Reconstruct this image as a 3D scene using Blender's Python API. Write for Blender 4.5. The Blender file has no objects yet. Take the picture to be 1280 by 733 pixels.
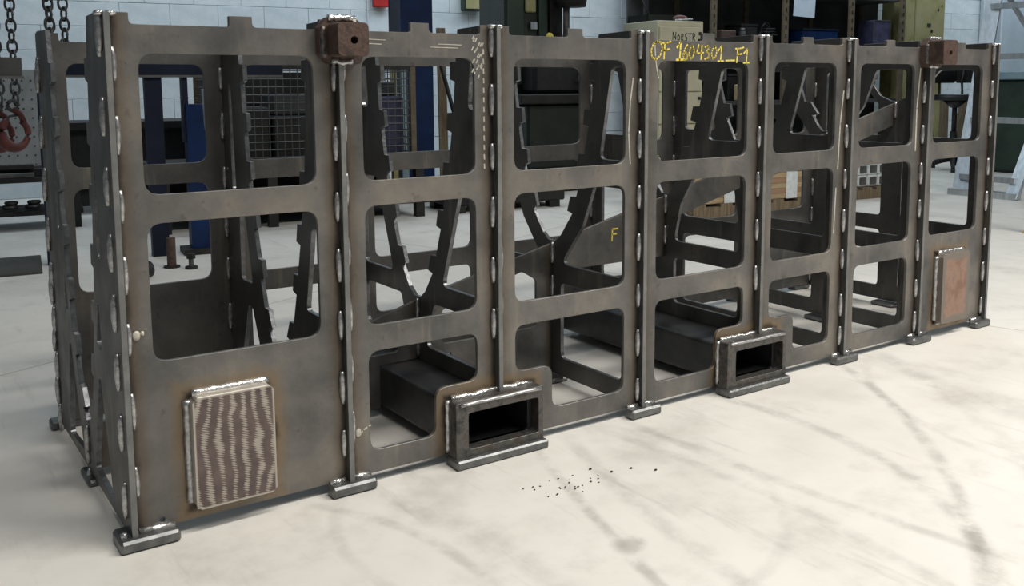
import bpy, bmesh, math, random
from mathutils import Vector, Matrix
random.seed(7)
sc = bpy.context.scene
C = sc.collection

# ------------------------------------------------------------------ camera
cam_d = bpy.data.cameras.new('camera')
cam_d.sensor_fit = 'HORIZONTAL'; cam_d.sensor_width = 36.0
cam_d.lens = 36.0 * 1186.2 / 1280.0
cam_d.shift_y = -(366.5 - 251.65) / 1280.0
cam_d.clip_end = 200
cam = bpy.data.objects.new('camera', cam_d); C.objects.link(cam)
_r = Vector((0.82720, -0.56187, -0.00650)); _u = Vector((0.07257, 0.09536, 0.99279)); _f = Vector((0.55720, 0.82171, -0.11966))
cam.matrix_world = Matrix(((_r.x, _u.x, -_f.x, -0.4254), (_r.y, _u.y, -_f.y, -1.8595), (_r.z, _u.z, -_f.z, 0.8793), (0, 0, 0, 1)))
sc.camera = cam

# ------------------------------------------------------------------ light
w = bpy.data.worlds.new('hall_ambient'); sc.world = w; w.use_nodes = True
w.node_tree.nodes['Background'].inputs[0].default_value = (0.72, 0.87, 1.0, 1)
w.node_tree.nodes['Background'].inputs[1].default_value = 0.09

def area(name, loc, target, sx, sy, power, col, spread=180):
    l = bpy.data.lights.new(name, 'AREA'); l.shape = 'RECTANGLE'; l.size = sx; l.size_y = sy
    l.energy = power; l.color = col; l.spread = math.radians(spread)
    o = bpy.data.objects.new(name, l); C.objects.link(o); o.location = loc
    o.rotation_euler = (Vector(target) - Vector(loc)).to_track_quat('-Z', 'Y').to_euler()
    return o
area('hall_lamps_front', (1.9, -1.9, 4.4), (1.9, -1.5, 0), 6.0, 0.45, 128, (1.0, 0.95, 0.88), 125)
area('hall_lamps_right', (4.2, -3.0, 4.6), (3.0, -1.2, 0), 4.0, 0.6, 112, (1.0, 0.96, 0.90), 130)
area('hall_lamps_rear', (7.1, 4.45, 3.7), (7.28, 5.9, 1.2), 15.0, 0.8, 235, (0.80, 0.91, 1.0))
area('hall_lamps_middle', (4.6, 2.6, 5.0), (4.6, 2.8, 0), 10.0, 0.5, 50, (0.80, 0.91, 1.0))

vs = sc.view_settings
vs.view_transform = 'Standard'; vs.look = 'None'; vs.gamma = 1; vs.exposure = 0.0
try: vs.use_curve_mapping = False
except Exception: pass

# ------------------------------------------------------------------ materials
def lin(c):
    return tuple(((x / 255.0) / 12.92 if x / 255.0 <= 0.04045 else ((x / 255.0 + 0.055) / 1.055) ** 2.4) for x in c) + (1,)

def mat(name, cols, scale=4.0, rough=0.6, metal=0.0, bump=0.0, bscale=60.0, stretch=(1, 1, 1), spec=0.5, rvar=0.0, detail=6, lo=0.35, hi=0.65):
    """procedural material: noise-driven ramp between sRGB colours"""
    m = bpy.data.materials.new(name); m.use_nodes = True
    nt = m.node_tree; b = nt.nodes['Principled BSDF']
    b.inputs['Roughness'].default_value = rough; b.inputs['Metallic'].default_value = metal
    b.inputs['Specular IOR Level'].default_value = spec
    tc = nt.nodes.new('ShaderNodeTexCoord'); mp = nt.nodes.new('ShaderNodeMapping')
    mp.inputs['Scale'].default_value = stretch
    nt.links.new(tc.outputs['Object'], mp.inputs[0])
    n = nt.nodes.new('ShaderNodeTexNoise'); n.inputs['Scale'].default_value = scale; n.inputs['Detail'].default_value = detail
    n.inputs['Roughness'].default_value = 0.62
    nt.links.new(mp.outputs[0], n.inputs['Vector'])
    r = nt.nodes.new('ShaderNodeValToRGB'); e = r.color_ramp.elements
    cols = [lin(c) for c in cols]
    if len(cols) == 1: cols = cols * 2
    e[0].position = lo; e[0].color = cols[0]; e[1].position = hi; e[1].color = cols[-1]
    for k in range(1, len(cols) - 1):
        q = e.new(lo + (hi - lo) * k / (len(cols) - 1)); q.color = cols[k]
    nt.links.new(n.outputs['Fac'], r.inputs[0]); nt.links.new(r.outputs[0], b.inputs['Base Color'])
    if rvar:
        mr = nt.nodes.new('ShaderNodeMapRange'); mr.inputs['From Min'].default_value = 0.3; mr.inputs['From Max'].default_value = 0.7
        mr.inputs['To Min'].default_value = rough - rvar; mr.inputs['To Max'].default_value = rough + rvar
        n3 = nt.nodes.new('ShaderNodeTexNoise'); n3.inputs['Scale'].default_value = scale * 2.3; n3.inputs['Detail'].default_value = 5
        nt.links.new(mp.outputs[0], n3.inputs['Vector']); nt.links.new(n3.outputs['Fac'], mr.inputs[0]); nt.links.new(mr.outputs[0], b.inputs['Roughness'])
    if bump:
        n2 = nt.nodes.new('ShaderNodeTexNoise'); n2.inputs['Scale'].default_value = bscale; n2.inputs['Detail'].default_value = 4
        nt.links.new(mp.outputs[0], n2.inputs['Vector'])
        bp = nt.nodes.new('ShaderNodeBump'); bp.inputs['Strength'].default_value = bump; bp.inputs['Distance'].default_value = 0.01
        nt.links.new(n2.outputs['Fac'], bp.inputs['Height']); nt.links.new(bp.outputs[0], b.inputs['Normal'])
    return m

def MN(nt, op, a, b=None, c=None):
    n = nt.nodes.new('ShaderNodeMath'); n.operation = op
    for i, v in enumerate((a, b, c)):
        if v is None: continue
        if isinstance(v, (int, float)): n.inputs[i].default_value = v
        else: nt.links.new(v, n.inputs[i])
    return n.outputs[0]

def mixc(nt, fac, a, b, mode='MIX'):
    n = nt.nodes.new('ShaderNodeMix'); n.data_type = 'RGBA'; n.blend_type = mode
    for k, v in ((0, fac), (6, a), (7, b)):
        if isinstance(v, (int, float)): n.inputs[k].default_value = v
        elif isinstance(v, tuple): n.inputs[k].default_value = v
        else: nt.links.new(v, n.inputs[k])
    return n.outputs[2]

def noise(nt, vec, scale, detail=5, rough=0.6):
    n = nt.nodes.new('ShaderNodeTexNoise'); n.inputs['Scale'].default_value = scale; n.inputs['Detail'].default_value = detail
    n.inputs['Roughness'].default_value = rough
    nt.links.new(vec, n.inputs['Vector']); return n.outputs['Fac']

def smooth(nt, v, a, b, t0=0.0, t1=1.0):
    n = nt.nodes.new('ShaderNodeMapRange'); n.interpolation_type = 'SMOOTHSTEP'
    n.inputs['From Min'].default_value = a; n.inputs['From Max'].default_value = b
    n.inputs['To Min'].default_value = t0; n.inputs['To Max'].default_value = t1
    nt.links.new(v, n.inputs['Value']); return n.outputs['Result']

RIBX = (-.055, .3975, .7885, 1.245, 1.700, 2.0975, 2.501, 2.912)
def steel_mat(name, pads=(), seam=True, base=((84, 85, 85), (118, 116, 113), (148, 141, 131))):
    """hot rolled plate: mill scale blotches, heat tint along the welds and round pads"""
    m = mat(name, base, scale=4.2, rough=0.46, metal=0.6, bump=0.06, bscale=120, rvar=0.10, lo=0.3, hi=0.72)
    nt = m.node_tree; b = nt.nodes['Principled BSDF']
    col = b.inputs['Base Color'].links[0].from_socket
    tc = nt.nodes.new('ShaderNodeTexCoord'); obj = tc.outputs['Object']
    sx = nt.nodes.new('ShaderNodeSeparateXYZ'); nt.links.new(obj, sx.inputs[0])
    # faint vertical wipe marks
    mp = nt.nodes.new('ShaderNodeMapping'); mp.inputs['Scale'].default_value = (22, 22, 2.2); nt.links.new(obj, mp.inputs[0])
    st = smooth(nt, noise(nt, mp.outputs[0], 1.0, 3), 0.56, 0.72)
    col = mixc(nt, MN(nt, 'MULTIPLY', st, 0.22), col, lin((172, 160, 142)))
    fine = smooth(nt, noise(nt, obj, 34, 4), 0.58, 0.74)
    col = mixc(nt, MN(nt, 'MULTIPLY', fine, 0.38), col, lin((58, 54, 48)))
    nz = noise(nt, obj, 9, 4)
    if seam:
        d = None
        for rx in RIBX:
            q = MN(nt, 'ABSOLUTE', MN(nt, 'SUBTRACT', sx.outputs[0], rx)); d = q if d is None else MN(nt, 'MINIMUM', d, q)
        d = MN(nt, 'ADD', d, MN(nt, 'MULTIPLY', MN(nt, 'SUBTRACT', nz, 0.5), 0.035))
        t = smooth(nt, d, 0.048, 0.016)
        col = mixc(nt, MN(nt, 'MULTIPLY', t, 0.55), col, lin((96, 80, 62)))
        t2 = smooth(nt, d, 0.022, 0.008)
        col = mixc(nt, MN(nt, 'MULTIPLY', t2, 0.75), col, lin((46, 41, 38)))
        # soot specks low on the plates
        sp = smooth(nt, noise(nt, obj, 75, 3, 0.7), 0.66, 0.72)
        col = mixc(nt, MN(nt, 'MULTIPLY', sp, MN(nt, 'MULTIPLY', smooth(nt, nz, 0.45, 0.65), 0.65)), col, lin((40, 36, 33)))
    for (cx, cz, hx, hz) in pads:
        dx = MN(nt, 'SUBTRACT', MN(nt, 'ABSOLUTE', MN(nt, 'SUBTRACT', sx.outputs[0], cx)), hx)
        dz = MN(nt, 'SUBTRACT', MN(nt, 'ABSOLUTE', MN(nt, 'SUBTRACT', sx.outputs[2], cz)), hz)
        d = MN(nt, 'MAXIMUM', dx, dz)
        d = MN(nt, 'ADD', d, MN(nt, 'MULTIPLY', MN(nt, 'SUBTRACT', nz, 0.5), 0.06))
        t = smooth(nt, d, 0.045, 0.012)
        col = mixc(nt, MN(nt, 'MULTIPLY', t, 0.55), col, lin((142, 118, 84)))
        t = smooth(nt, d, 0.016, 0.0)
        col = mixc(nt, MN(nt, 'MULTIPLY', t, 0.85), col, lin((50, 42, 36)))
    nt.links.new(col, b.inputs['Base Color'])
    return m

M = {}
M['steel'] = steel_mat('mill_scale_steel')
M['steel_rib'] = steel_mat('mill_scale_rib', seam=False, base=((72, 72, 71), (90, 89, 87), (104, 101, 97)))  # rib steel made darker, shade inside the frame put into the colour
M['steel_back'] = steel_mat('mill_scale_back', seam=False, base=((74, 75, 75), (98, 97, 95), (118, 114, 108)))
M['weld'] = mat('weld_bead', [(150, 150, 150), (206, 206, 208)], scale=90, rough=0.34, metal=0.85, bump=0.12, bscale=160)
M['weld_bright'] = mat('bright_weld', [(190, 190, 190), (232, 232, 230)], scale=60, rough=0.24, metal=0.9, bump=0.4, bscale=140)
M['cut_edge'] = mat('bright_cut_edge', [(104, 106, 109), (138, 140, 142)], scale=40, rough=0.32, metal=0.85, bump=0.1, bscale=120)
M['rib_front'] = mat('rib_front_edge', [(112, 114, 114), (134, 134, 132)], scale=22, rough=0.5, metal=0.45)
M['foot'] = mat('cut_steel_foot', [(92, 95, 96), (126, 127, 126)], scale=26, rough=0.38, metal=0.75, bump=0.15, bscale=90)
M['rust_block'] = mat('rusty_block', [(60, 48, 43), (86, 68, 60), (72, 55, 49)], scale=28, rough=0.62, metal=0.25, bump=0.25, bscale=150)
M['tube'] = mat('dark_tube_steel', [(56, 58, 60), (78, 78, 78)], scale=9, rough=0.42, metal=0.55)
M['collar'] = mat('pocket_collar', [(66, 67, 67), (104, 102, 99), (84, 76, 70)], scale=30, rough=0.42, metal=0.7, bump=0.3, bscale=110)
M['yellow_paint'] = mat('yellow_paint_marker', [(225, 200, 60), (240, 222, 110)], scale=80, rough=0.6)
M['white_mark'] = mat('white_scratch', [(176, 172, 160), (205, 200, 186)], scale=80, rough=0.5, metal=0.2)
M['black'] = mat('black_plastic', [(14, 14, 16), (28, 28, 30)], scale=20, rough=0.5)
M['hole_dark'] = mat('drilled_hole', [(12, 10, 9), (20, 16, 14)], scale=40, rough=0.8)
M['white_block'] = mat('white_painted_block', [(198, 208, 212), (214, 221, 224)], scale=7, rough=0.75, bump=0.12, bscale=50)
M['joint'] = mat('block_joint', [(188, 198, 203), (200, 208, 213)], scale=9, rough=0.8)
M['blue'] = mat('blue_paint', [(9, 31, 66), (14, 42, 84)], scale=6, rough=0.5, spec=0.2)
M['navy'] = mat('navy_paint', [(16, 22, 38), (26, 33, 52)], scale=6, rough=0.55, spec=0.2)
M['dark'] = mat('dark_steel', [(24, 24, 24), (44, 43, 42)], scale=8, rough=0.6, metal=0.3)
M['greysteel'] = mat('grey_steel', [(74, 76, 76), (104, 104, 102)], scale=10, rough=0.5, metal=0.5)
M['green'] = mat('machine_green', [(30, 46, 36), (44, 62, 48)], scale=6, rough=0.5)
M['darkgreen'] = mat('dark_machine_green', [(16, 24, 20), (28, 38, 30)], scale=6, rough=0.5)
M['beige'] = mat('beige_enamel', [(196, 191, 164), (210, 205, 178)], scale=5, rough=0.5)
M['brownpost'] = mat('brown_upright', [(80, 70, 54), (104, 92, 72)], scale=14, rough=0.7)
M['rackgrey'] = mat('rack_sheet', [(46, 46, 48), (70, 70, 70)], scale=3, rough=0.75)
M['olive'] = mat('olive_pillar', [(124, 120, 74), (152, 148, 100), (162, 152, 118)], scale=3.5, rough=0.8, bump=0.1, bscale=30)
M['wood'] = mat('pale_wood', [(150, 130, 100), (184, 162, 126)], scale=5, rough=0.7, stretch=(1, 12, 12))
M['oldwood'] = mat('grey_wood', [(92, 80, 64), (132, 116, 92)], scale=5, rough=0.8, stretch=(12, 12, 1))
M['redwood'] = mat('reddish_board', [(134, 104, 82), (160, 128, 102)], scale=5, rough=0.7)
M['alu'] = mat('aluminium', [(176, 184, 190), (206, 212, 216)], scale=30, rough=0.34, metal=0.75, stretch=(1, 1, 0.1))
M['red'] = mat('red_paint', [(150, 22, 20), (186, 34, 30)], scale=12, rough=0.45)
M['redhook'] = mat('red_hook_paint', [(88, 44, 40), (114, 60, 54)], scale=14, rough=0.55)
M['orange'] = mat('orange_cloth', [(226, 84, 34), (246, 116, 60)], scale=16, rough=0.85)
M['purple'] = mat('dark_purple_goods', [(36, 36, 58), (62, 62, 92)], scale=9, rough=0.7)
M['paleblue'] = mat('pale_blue_paint', [(120, 142, 152), (140, 160, 168)], scale=6, rough=0.6)
M['paper'] = mat('paper', [(186, 200, 214), (204, 214, 224)], scale=8, rough=0.8)
M['greenink'] = mat('green_ink', [(88, 130, 50), (110, 150, 66)], scale=8, rough=0.8)
M['plastic_wrap'] = mat('plastic_wrap', [(196, 204, 206), (222, 226, 226)], scale=20, rough=0.25, spec=0.8)
M['chain'] = mat('chain_steel', [(60, 62, 62), (98, 98, 96)], scale=30, rough=0.45, metal=0.6)
M['cardboard'] = mat('cardboard', [(176, 154, 112), (196, 174, 132)], scale=8, rough=0.85)
M['yellowrust'] = mat('yellow_rusty_paint', [(168, 138, 78), (192, 168, 112), (110, 76, 50)], scale=26, rough=0.7)
M['perf'] = mat('perforated_sheet', [(150, 154, 154), (170, 174, 176)], scale=5, rough=0.6, metal=0.2)
M['door'] = mat('door_paint', [(164, 176, 184), (178, 190, 198)], scale=3, rough=0.6)
M['mat'] = mat('shadow_strip', [(58, 58, 54), (70, 70, 66)], scale=6, rough=0.85)  # tone of a floor shadow, for the dark strip under the table

def swirl_mat(name):
    m = mat(name, [(96, 84, 84), (120, 106, 102)], scale=16, rough=0.42, metal=0.55)
    nt = m.node_tree; b = nt.nodes['Principled BSDF']; col = b.inputs['Base Color'].links[0].from_socket
    tc = nt.nodes.new('ShaderNodeTexCoord'); obj = tc.outputs['Object']
    sx = nt.nodes.new('ShaderNodeSeparateXYZ'); nt.links.new(obj, sx.inputs[0])
    x = sx.outputs[0]; z = sx.outputs[2]
    dz = MN(nt, 'MULTIPLY', MN(nt, 'POWER', MN(nt, 'SUBTRACT', z, 0.16), 2.0), 1.6)
    side = MN(nt, 'SUBTRACT', x, 0.145)
    bow = MN(nt, 'MULTIPLY', side, MN(nt, 'ADD', 1.0, MN(nt, 'MULTIPLY', dz, 14.0)))
    ph = MN(nt, 'ADD', MN(nt, 'MULTIPLY', bow, 230.0), MN(nt, 'MULTIPLY', noise(nt, obj, 12, 2), 7.5))
    wv = MN(nt, 'SINE', ph)
    # serrated edge of each disc pass
    ser = MN(nt, 'MULTIPLY', MN(nt, 'SINE', MN(nt, 'ADD', MN(nt, 'MULTIPLY', z, 1300.0), MN(nt, 'MULTIPLY', x, 500.0))), 0.55)
    wv = MN(nt, 'ADD', wv, MN(nt, 'MULTIPLY', MN(nt, 'SUBTRACT', noise(nt, obj, 22, 2), 0.5), 3.0))
    f = smooth(nt, MN(nt, 'ADD', wv, MN(nt, 'ADD', ser, MN(nt, 'MULTIPLY', MN(nt, 'SUBTRACT', noise(nt, obj, 60, 3), 0.5), 1.6))), 0.0, 1.1)
    col = mixc(nt, MN(nt, 'MULTIPLY', f, 0.75), col, lin((196, 188, 176)))
    ex = MN(nt, 'SUBTRACT', 0.0825, MN(nt, 'ABSOLUTE', MN(nt, 'SUBTRACT', x, 0.1425)))
    ez = MN(nt, 'SUBTRACT', 0.1145, MN(nt, 'ABSOLUTE', MN(nt, 'SUBTRACT', z, 0.1655)))
    edge = smooth(nt, MN(nt, 'MINIMUM', ex, ez), 0.006, 0.002)
    col = mixc(nt, edge, col, lin((190, 184, 174)))
    nt.links.new(col, b.inputs['Base Color']); return m
M['swirl'] = swirl_mat('ground_pad_swirls')

def rustpad_mat(name):
    m = mat(name, [(136, 104, 90), (158, 128, 112), (128, 116, 108)], scale=13, rough=0.5, metal=0.4)
    nt = m.node_tree; b = nt.nodes['Principled BSDF']; col = b.inputs['Base Color'].links[0].from_socket
    tc = nt.nodes.new('ShaderNodeTexCoord'); obj = tc.outputs['Object']
    sx = nt.nodes.new('ShaderNodeSeparateXYZ'); nt.links.new(obj, sx.inputs[0])
    ex = MN(nt, 'SUBTRACT', 0.083, MN(nt, 'ABSOLUTE', MN(nt, 'SUBTRACT', sx.outputs[0], 2.692)))
    ez = MN(nt, 'SUBTRACT', 0.122, MN(nt, 'ABSOLUTE', MN(nt, 'SUBTRACT', sx.outputs[2], 0.172)))
    d = MN(nt, 'ADD', MN(nt, 'MINIMUM', ex, ez), MN(nt, 'MULTIPLY', MN(nt, 'SUBTRACT', noise(nt, obj, 20, 4), 0.5), 0.03))
    col = mixc(nt, smooth(nt, d, 0.03, 0.012), col, lin((128, 120, 112)))
    nt.links.new(col, b.inputs['Base Color']); return m
M['rustpad'] = rustpad_mat('rust_brown_pad')

def floor_mat():
    m = mat('concrete_floor', [(206, 203, 196), (224, 221, 214), (214, 211, 204)], scale=1.3, rough=0.52, bump=0.03, bscale=40, rvar=0.08, spec=0.4, lo=0.3, hi=0.7)
    nt = m.node_tree; b = nt.nodes['Principled BSDF']; col = b.inputs['Base Color'].links[0].from_socket
    tc = nt.nodes.new('ShaderNodeTexCoord'); obj = tc.outputs['Object']
    sx = nt.nodes.new('ShaderNodeSeparateXYZ'); nt.links.new(obj, sx.inputs[0])
    X, Y = sx.outputs[0], sx.outputs[1]
    cloud = smooth(nt, noise(nt, obj, 2.6, 6, 0.7), 0.50, 0.72)
    col = mixc(nt, MN(nt, 'MULTIPLY', cloud, 0.30), col, lin((158, 152, 142)))
    # streaky wear along the drive direction
    mp = nt.nodes.new('ShaderNodeMapping'); mp.inputs['Rotation'].default_value = (0, 0, 0.35); mp.inputs['Scale'].default_value = (7.5, 0.9, 1); nt.links.new(obj, mp.inputs[0])
    st = smooth(nt, noise(nt, mp.outputs[0], 2.2, 5, 0.65), 0.55, 0.74)
    col = mixc(nt, MN(nt, 'MULTIPLY', st, 0.26), col, lin((140, 134, 126)))
    brk = noise(nt, obj, 9, 5, 0.7); brk2 = noise(nt, obj, 3, 3)
    wob = MN(nt, 'MULTIPLY', MN(nt, 'SUBTRACT', noise(nt, obj, 16, 3), 0.5), 0.02)
    # tyre marks: arcs (centre, radius, half width, strength)
    arcs = [(10.76, -3.36, 10.43, .010, .75), (4.16, -1.18, 3.38, .016, .45), (-.31, 1.27, 2.71, .012, .62), (2.64, -.83, .91, .010, .3),
            (.56, -.26, .99, .014, .62), (-1.55, -.53, 2.68, .012, .42), (5.71, -.05, 4.53, .012, .5), (-.23, -.44, .67, .010, .52),
            (-.59, -.53, 1.12, .020, .34), (.74, -.31, .47, .010, .28), (4.46, -1.07, 2.44, .035, .34), (-.35, 1.27, 2.93, .02, .3)]
    for (cx, cy, r, hw, s) in arcs:
        hw *= 1.5; s *= .55
        ddx = MN(nt, 'POWER', MN(nt, 'SUBTRACT', X, cx), 2.0); ddy = MN(nt, 'POWER', MN(nt, 'SUBTRACT', Y, cy), 2.0)
        d = MN(nt, 'ABSOLUTE', MN(nt, 'ADD', MN(nt, 'SUBTRACT', MN(nt, 'SQRT', MN(nt, 'ADD', ddx, ddy)), r), wob))
        f = smooth(nt, d, hw * 1.5, hw * 0.2)
        near = smooth(nt, Y, 0.06, -0.12)
        f = MN(nt, 'MULTIPLY', MN(nt, 'MULTIPLY', f, near), smooth(nt, brk, 0.30, 0.66))
        col = mixc(nt, MN(nt, 'MULTIPLY', f, s), col, lin((104, 98, 92)))
    # oily patch
    d = MN(nt, 'SQRT', MN(nt, 'ADD', MN(nt, 'POWER', MN(nt, 'SUBTRACT', X, .735), 2.0), MN(nt, 'MULTIPLY', MN(nt, 'POWER', MN(nt, 'SUBTRACT', Y, -.545), 2.0), 1.4)))
    d = MN(nt, 'ADD', d, MN(nt, 'MULTIPLY', MN(nt, 'SUBTRACT', brk, 0.5), 0.08))
    col = mixc(nt, smooth(nt, d, .045, .01, 0, .40), col, lin((112, 106, 98)))
    # sawn control joint lines
    for (px, py, nx, ny) in [(0.0, 1.46, -.41, .912), (2.93, -.08, .96, .285)]:
        d = MN(nt, 'ABSOLUTE', MN(nt, 'ADD', MN(nt, 'MULTIPLY', MN(nt, 'SUBTRACT', X, px), nx), MN(nt, 'MULTIPLY', MN(nt, 'SUBTRACT', Y, py), ny)))
        col = mixc(nt, smooth(nt, d, .006, .002, 0, .5), col, lin((120, 114, 106)))
    nt.links.new(col, b.inputs['Base Color']); return m
M['floor'] = floor_mat()

# ------------------------------------------------------------------ mesh helpers
def link(o, parent=None):
    C.objects.link(o)
    if parent is not None: o.parent = parent
    return o

class MB:
    def __init__(s): s.bm = bmesh.new()
    def box(s, x0, x1, y0, y1, z0, z1, bev=0.0, rot=None, at=None):
        r = bmesh.ops.create_cube(s.bm, size=1)
        v = r['verts']
        bmesh.ops.scale(s.bm, vec=(abs(x1 - x0), abs(y1 - y0), abs(z1 - z0)), verts=v)
        if bev:
            ed = list({e for q in v for e in q.link_edges})
            rb = bmesh.ops.bevel(s.bm, geom=ed, offset=bev, segments=1, affect='EDGES', profile=0.5)
            v = rb['verts']
        if rot is not None: bmesh.ops.rotate(s.bm, cent=(0, 0, 0), matrix=rot, verts=v)
        bmesh.ops.translate(s.bm, vec=((x0 + x1) / 2, (y0 + y1) / 2, (z0 + z1) / 2), verts=v)
        return s
    def cyl(s, a, b, r0, r1=None, seg=16, caps=True):
        a, b = Vector(a), Vector(b); r1 = r0 if r1 is None else r1
        d = b - a
        r = bmesh.ops.create_cone(s.bm, cap_ends=caps, segments=seg, radius1=r0, radius2=r1, depth=d.length)
        q = d.to_track_quat('Z', 'Y').to_matrix()
        bmesh.ops.rotate(s.bm, cent=(0, 0, 0), matrix=q, verts=r['verts'])
        bmesh.ops.translate(s.bm, vec=(a + b) / 2, verts=r['verts']); return s
    def tube(s, pts, rad, seg=8, closed=False):
        pts = [Vector(p) for p in pts]; n = len(pts); rings = []
        rad = rad if isinstance(rad, (list, tuple)) else [rad] * n
        up = Vector((0, 0, 1))
        for i, p in enumerate(pts):
            a = pts[(i - 1) % n] if (closed or i > 0) else p
            c = pts[(i + 1) % n] if (closed or i < n - 1) else p
            t = (c - a).normalized()
            k = up if abs(t.dot(up)) < 0.95 else Vector((1, 0, 0))
            e1 = t.cross(k).normalized(); e2 = t.cross(e1).normalized()
            rings.append([s.bm.verts.new(p + rad[i] * (math.cos(2 * math.pi * j / seg) * e1 + math.sin(2 * math.pi * j / seg) * e2)) for j in range(seg)])
        for i in range(n if closed else n - 1):
            A, B = rings[i], rings[(i + 1) % n]
            for j in range(seg): s.bm.faces.new((A[j], A[(j + 1) % seg], B[(j + 1) % seg], B[j]))
        if not closed:
            s.bm.faces.new(rings[0][::-1]); s.bm.faces.new(rings[-1])
        return s
    def ell(s, c, r, seg=14, rings=10):
        q = bmesh.ops.create_uvsphere(s.bm, u_segments=seg, v_segments=rings, radius=1)
        bmesh.ops.scale(s.bm, vec=r, verts=q['verts']); bmesh.ops.translate(s.bm, vec=c, verts=q['verts']); return s
    def torus(s, c, R, r, axis='Z', seg=16, sub=6, sx=1.0):
        pts = []
        for k in range(seg):
            a = 2 * math.pi * k / seg; p = (R * math.cos(a), R * sx * math.sin(a))
            v = {'Z': (p[0], p[1], 0), 'Y': (p[0], 0, p[1]), 'X': (0, p[0], p[1])}[axis]
            pts.append(Vector(v) + Vector(c))
        return s.tube(pts, r, sub, True)
    def ribbon(s, pts, wd, y, th=0.0006):
        """flat painted stroke in the XZ plane at depth y"""
        for a, b in zip(pts[:-1], pts[1:]):
            a = Vector((a[0], a[1])); b = Vector((b[0], b[1])); d = (b - a)
            if d.length < 1e-6: continue
            d = d.normalized(); nn = Vector((-d.y, d.x)) * wd / 2; a2 = a - d * wd * .3; b2 = b + d * wd * .3
            q = [a2 + nn, b2 + nn, b2 - nn, a2 - nn]
            f = [s.bm.verts.new((p.x, y - th, p.y)) for p in q]; g = [s.bm.verts.new((p.x, y, p.y)) for p in q]
            s.bm.faces.new(f)
            for k in range(4): s.bm.faces.new((f[k], g[k], g[(k + 1) % 4], f[(k + 1) % 4]))
        return s
    def mesh(s, name, m, smooth_=False):
        bmesh.ops.recalc_face_normals(s.bm, faces=s.bm.faces[:])
        me = bpy.data.meshes.new(name); s.bm.to_mesh(me); s.bm.free()
        if smooth_:
            for p in me.polygons: p.use_smooth = True
        me.materials.append(M[m] if isinstance(m, str) else m); return me
    def build(s, name, m, parent=None, smooth_=False):
        return link(bpy.data.objects.new(name, s.mesh(name, m, smooth_)), parent)

def tag(o, label=None, cat=None, group=None, kind=None):
    if label: o['label'] = label
    if cat: o['category'] = cat
    if group: o['group'] = group
    if kind: o['kind'] = kind
    return o
def thing(name, label, cat, loc=(0, 0, 0), rz=0.0, group=None):
    o = bpy.data.objects.new(name, None); C.objects.link(o)
    o.location = loc; o.rotation_euler = (0, 0, rz); o.empty_display_size = 0.1
    return tag(o, label, cat, group)
def box(name, m, parent, *a, **k): return MB().box(*a, **k).build(name, m, parent)

def rounded(pts, r, seg=5):
    """pts: [(x,y) or (x,y,r)] -> rounded polygon"""
    out = []; n = len(pts)
    for i in range(n):
        p = Vector(pts[i][:2]); rr = pts[i][2] if len(pts[i]) > 2 else r
        a = Vector(pts[i - 1][:2]); b = Vector(pts[(i + 1) % n][:2])
        u = a - p; v = b - p
        if rr <= 0 or u.length < 1e-6 or v.length < 1e-6: out.append(p); continue
        ang = u.angle(v)
        if ang > 3.1: out.append(p); continue
        t = min(rr / math.tan(ang / 2), u.length * 0.48, v.length * 0.48)
        p0 = p + u.normalized() * t; p1 = p + v.normalized() * t
        for k in range(seg + 1):
            s = k / seg; out.append((1 - s) ** 2 * p0 + 2 * s * (1 - s) * p + s ** 2 * p1)
    return out

def plate_mesh(name, outline, holes, thick, matrix, m, bevel=0.0008):
    """2D outline with holes -> real plate of the given thickness (local XY, Z = thickness centre)"""
    cu = bpy.data.curves.new(name, 'CURVE'); cu.dimensions = '2D'; cu.fill_mode = 'BOTH'
    cu.extrude = thick / 2 - bevel; cu.bevel_depth = bevel; cu.bevel_resolution = 0; cu.offset = -bevel
    for poly in [outline] + list(holes):
        sp = cu.splines.new('POLY'); sp.points.add(len(poly) - 1)
        for i, p in enumerate(poly): sp.points[i].co = (p[0], p[1], 0, 1)
        sp.use_cyclic_u = True
    ob = bpy.data.objects.new(name, cu); C.objects.link(ob)
    dg = bpy.context.evaluated_depsgraph_get()
    me = bpy.data.meshes.new_from_object(ob.evaluated_get(dg))
    bpy.data.objects.remove(ob); bpy.data.curves.remove(cu)
    me.name = name; me.transform(matrix)
    for p_ in me.polygons: p_.use_smooth = False
    me.materials.clear(); me.materials.append(M[m] if isinstance(m, str) else m)
    return me
XZ = lambda y: Matrix(((1, 0, 0, 0), (0, 0, 1, y), (0, 1, 0, 0), (0, 0, 0, 1)))     # (x,z) drawn -> plate at depth y
YZ = lambda x: Matrix(((0, 0, 1, x), (1, 0, 0, 0), (0, 1, 0, 0), (0, 0, 0, 1)))     # (y,z) drawn -> plate at x
XY = lambda z: Matrix(((1, 0, 0, 0), (0, 1, 0, 0), (0, 0, 1, z), (0, 0, 0, 1)))
def plate(name, outline, holes, thick, matrix, m, parent):
    return link(bpy.data.objects.new(name, plate_mesh(name, outline, holes, thick, matrix, m)), parent)

# ================================================================== SETTING
fl = MB().box(-12, 24, -10, 12, -0.1, 0.0).build('floor', 'floor'); tag(fl, kind='structure', label='pale concrete workshop floor with curved tyre marks')

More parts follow.
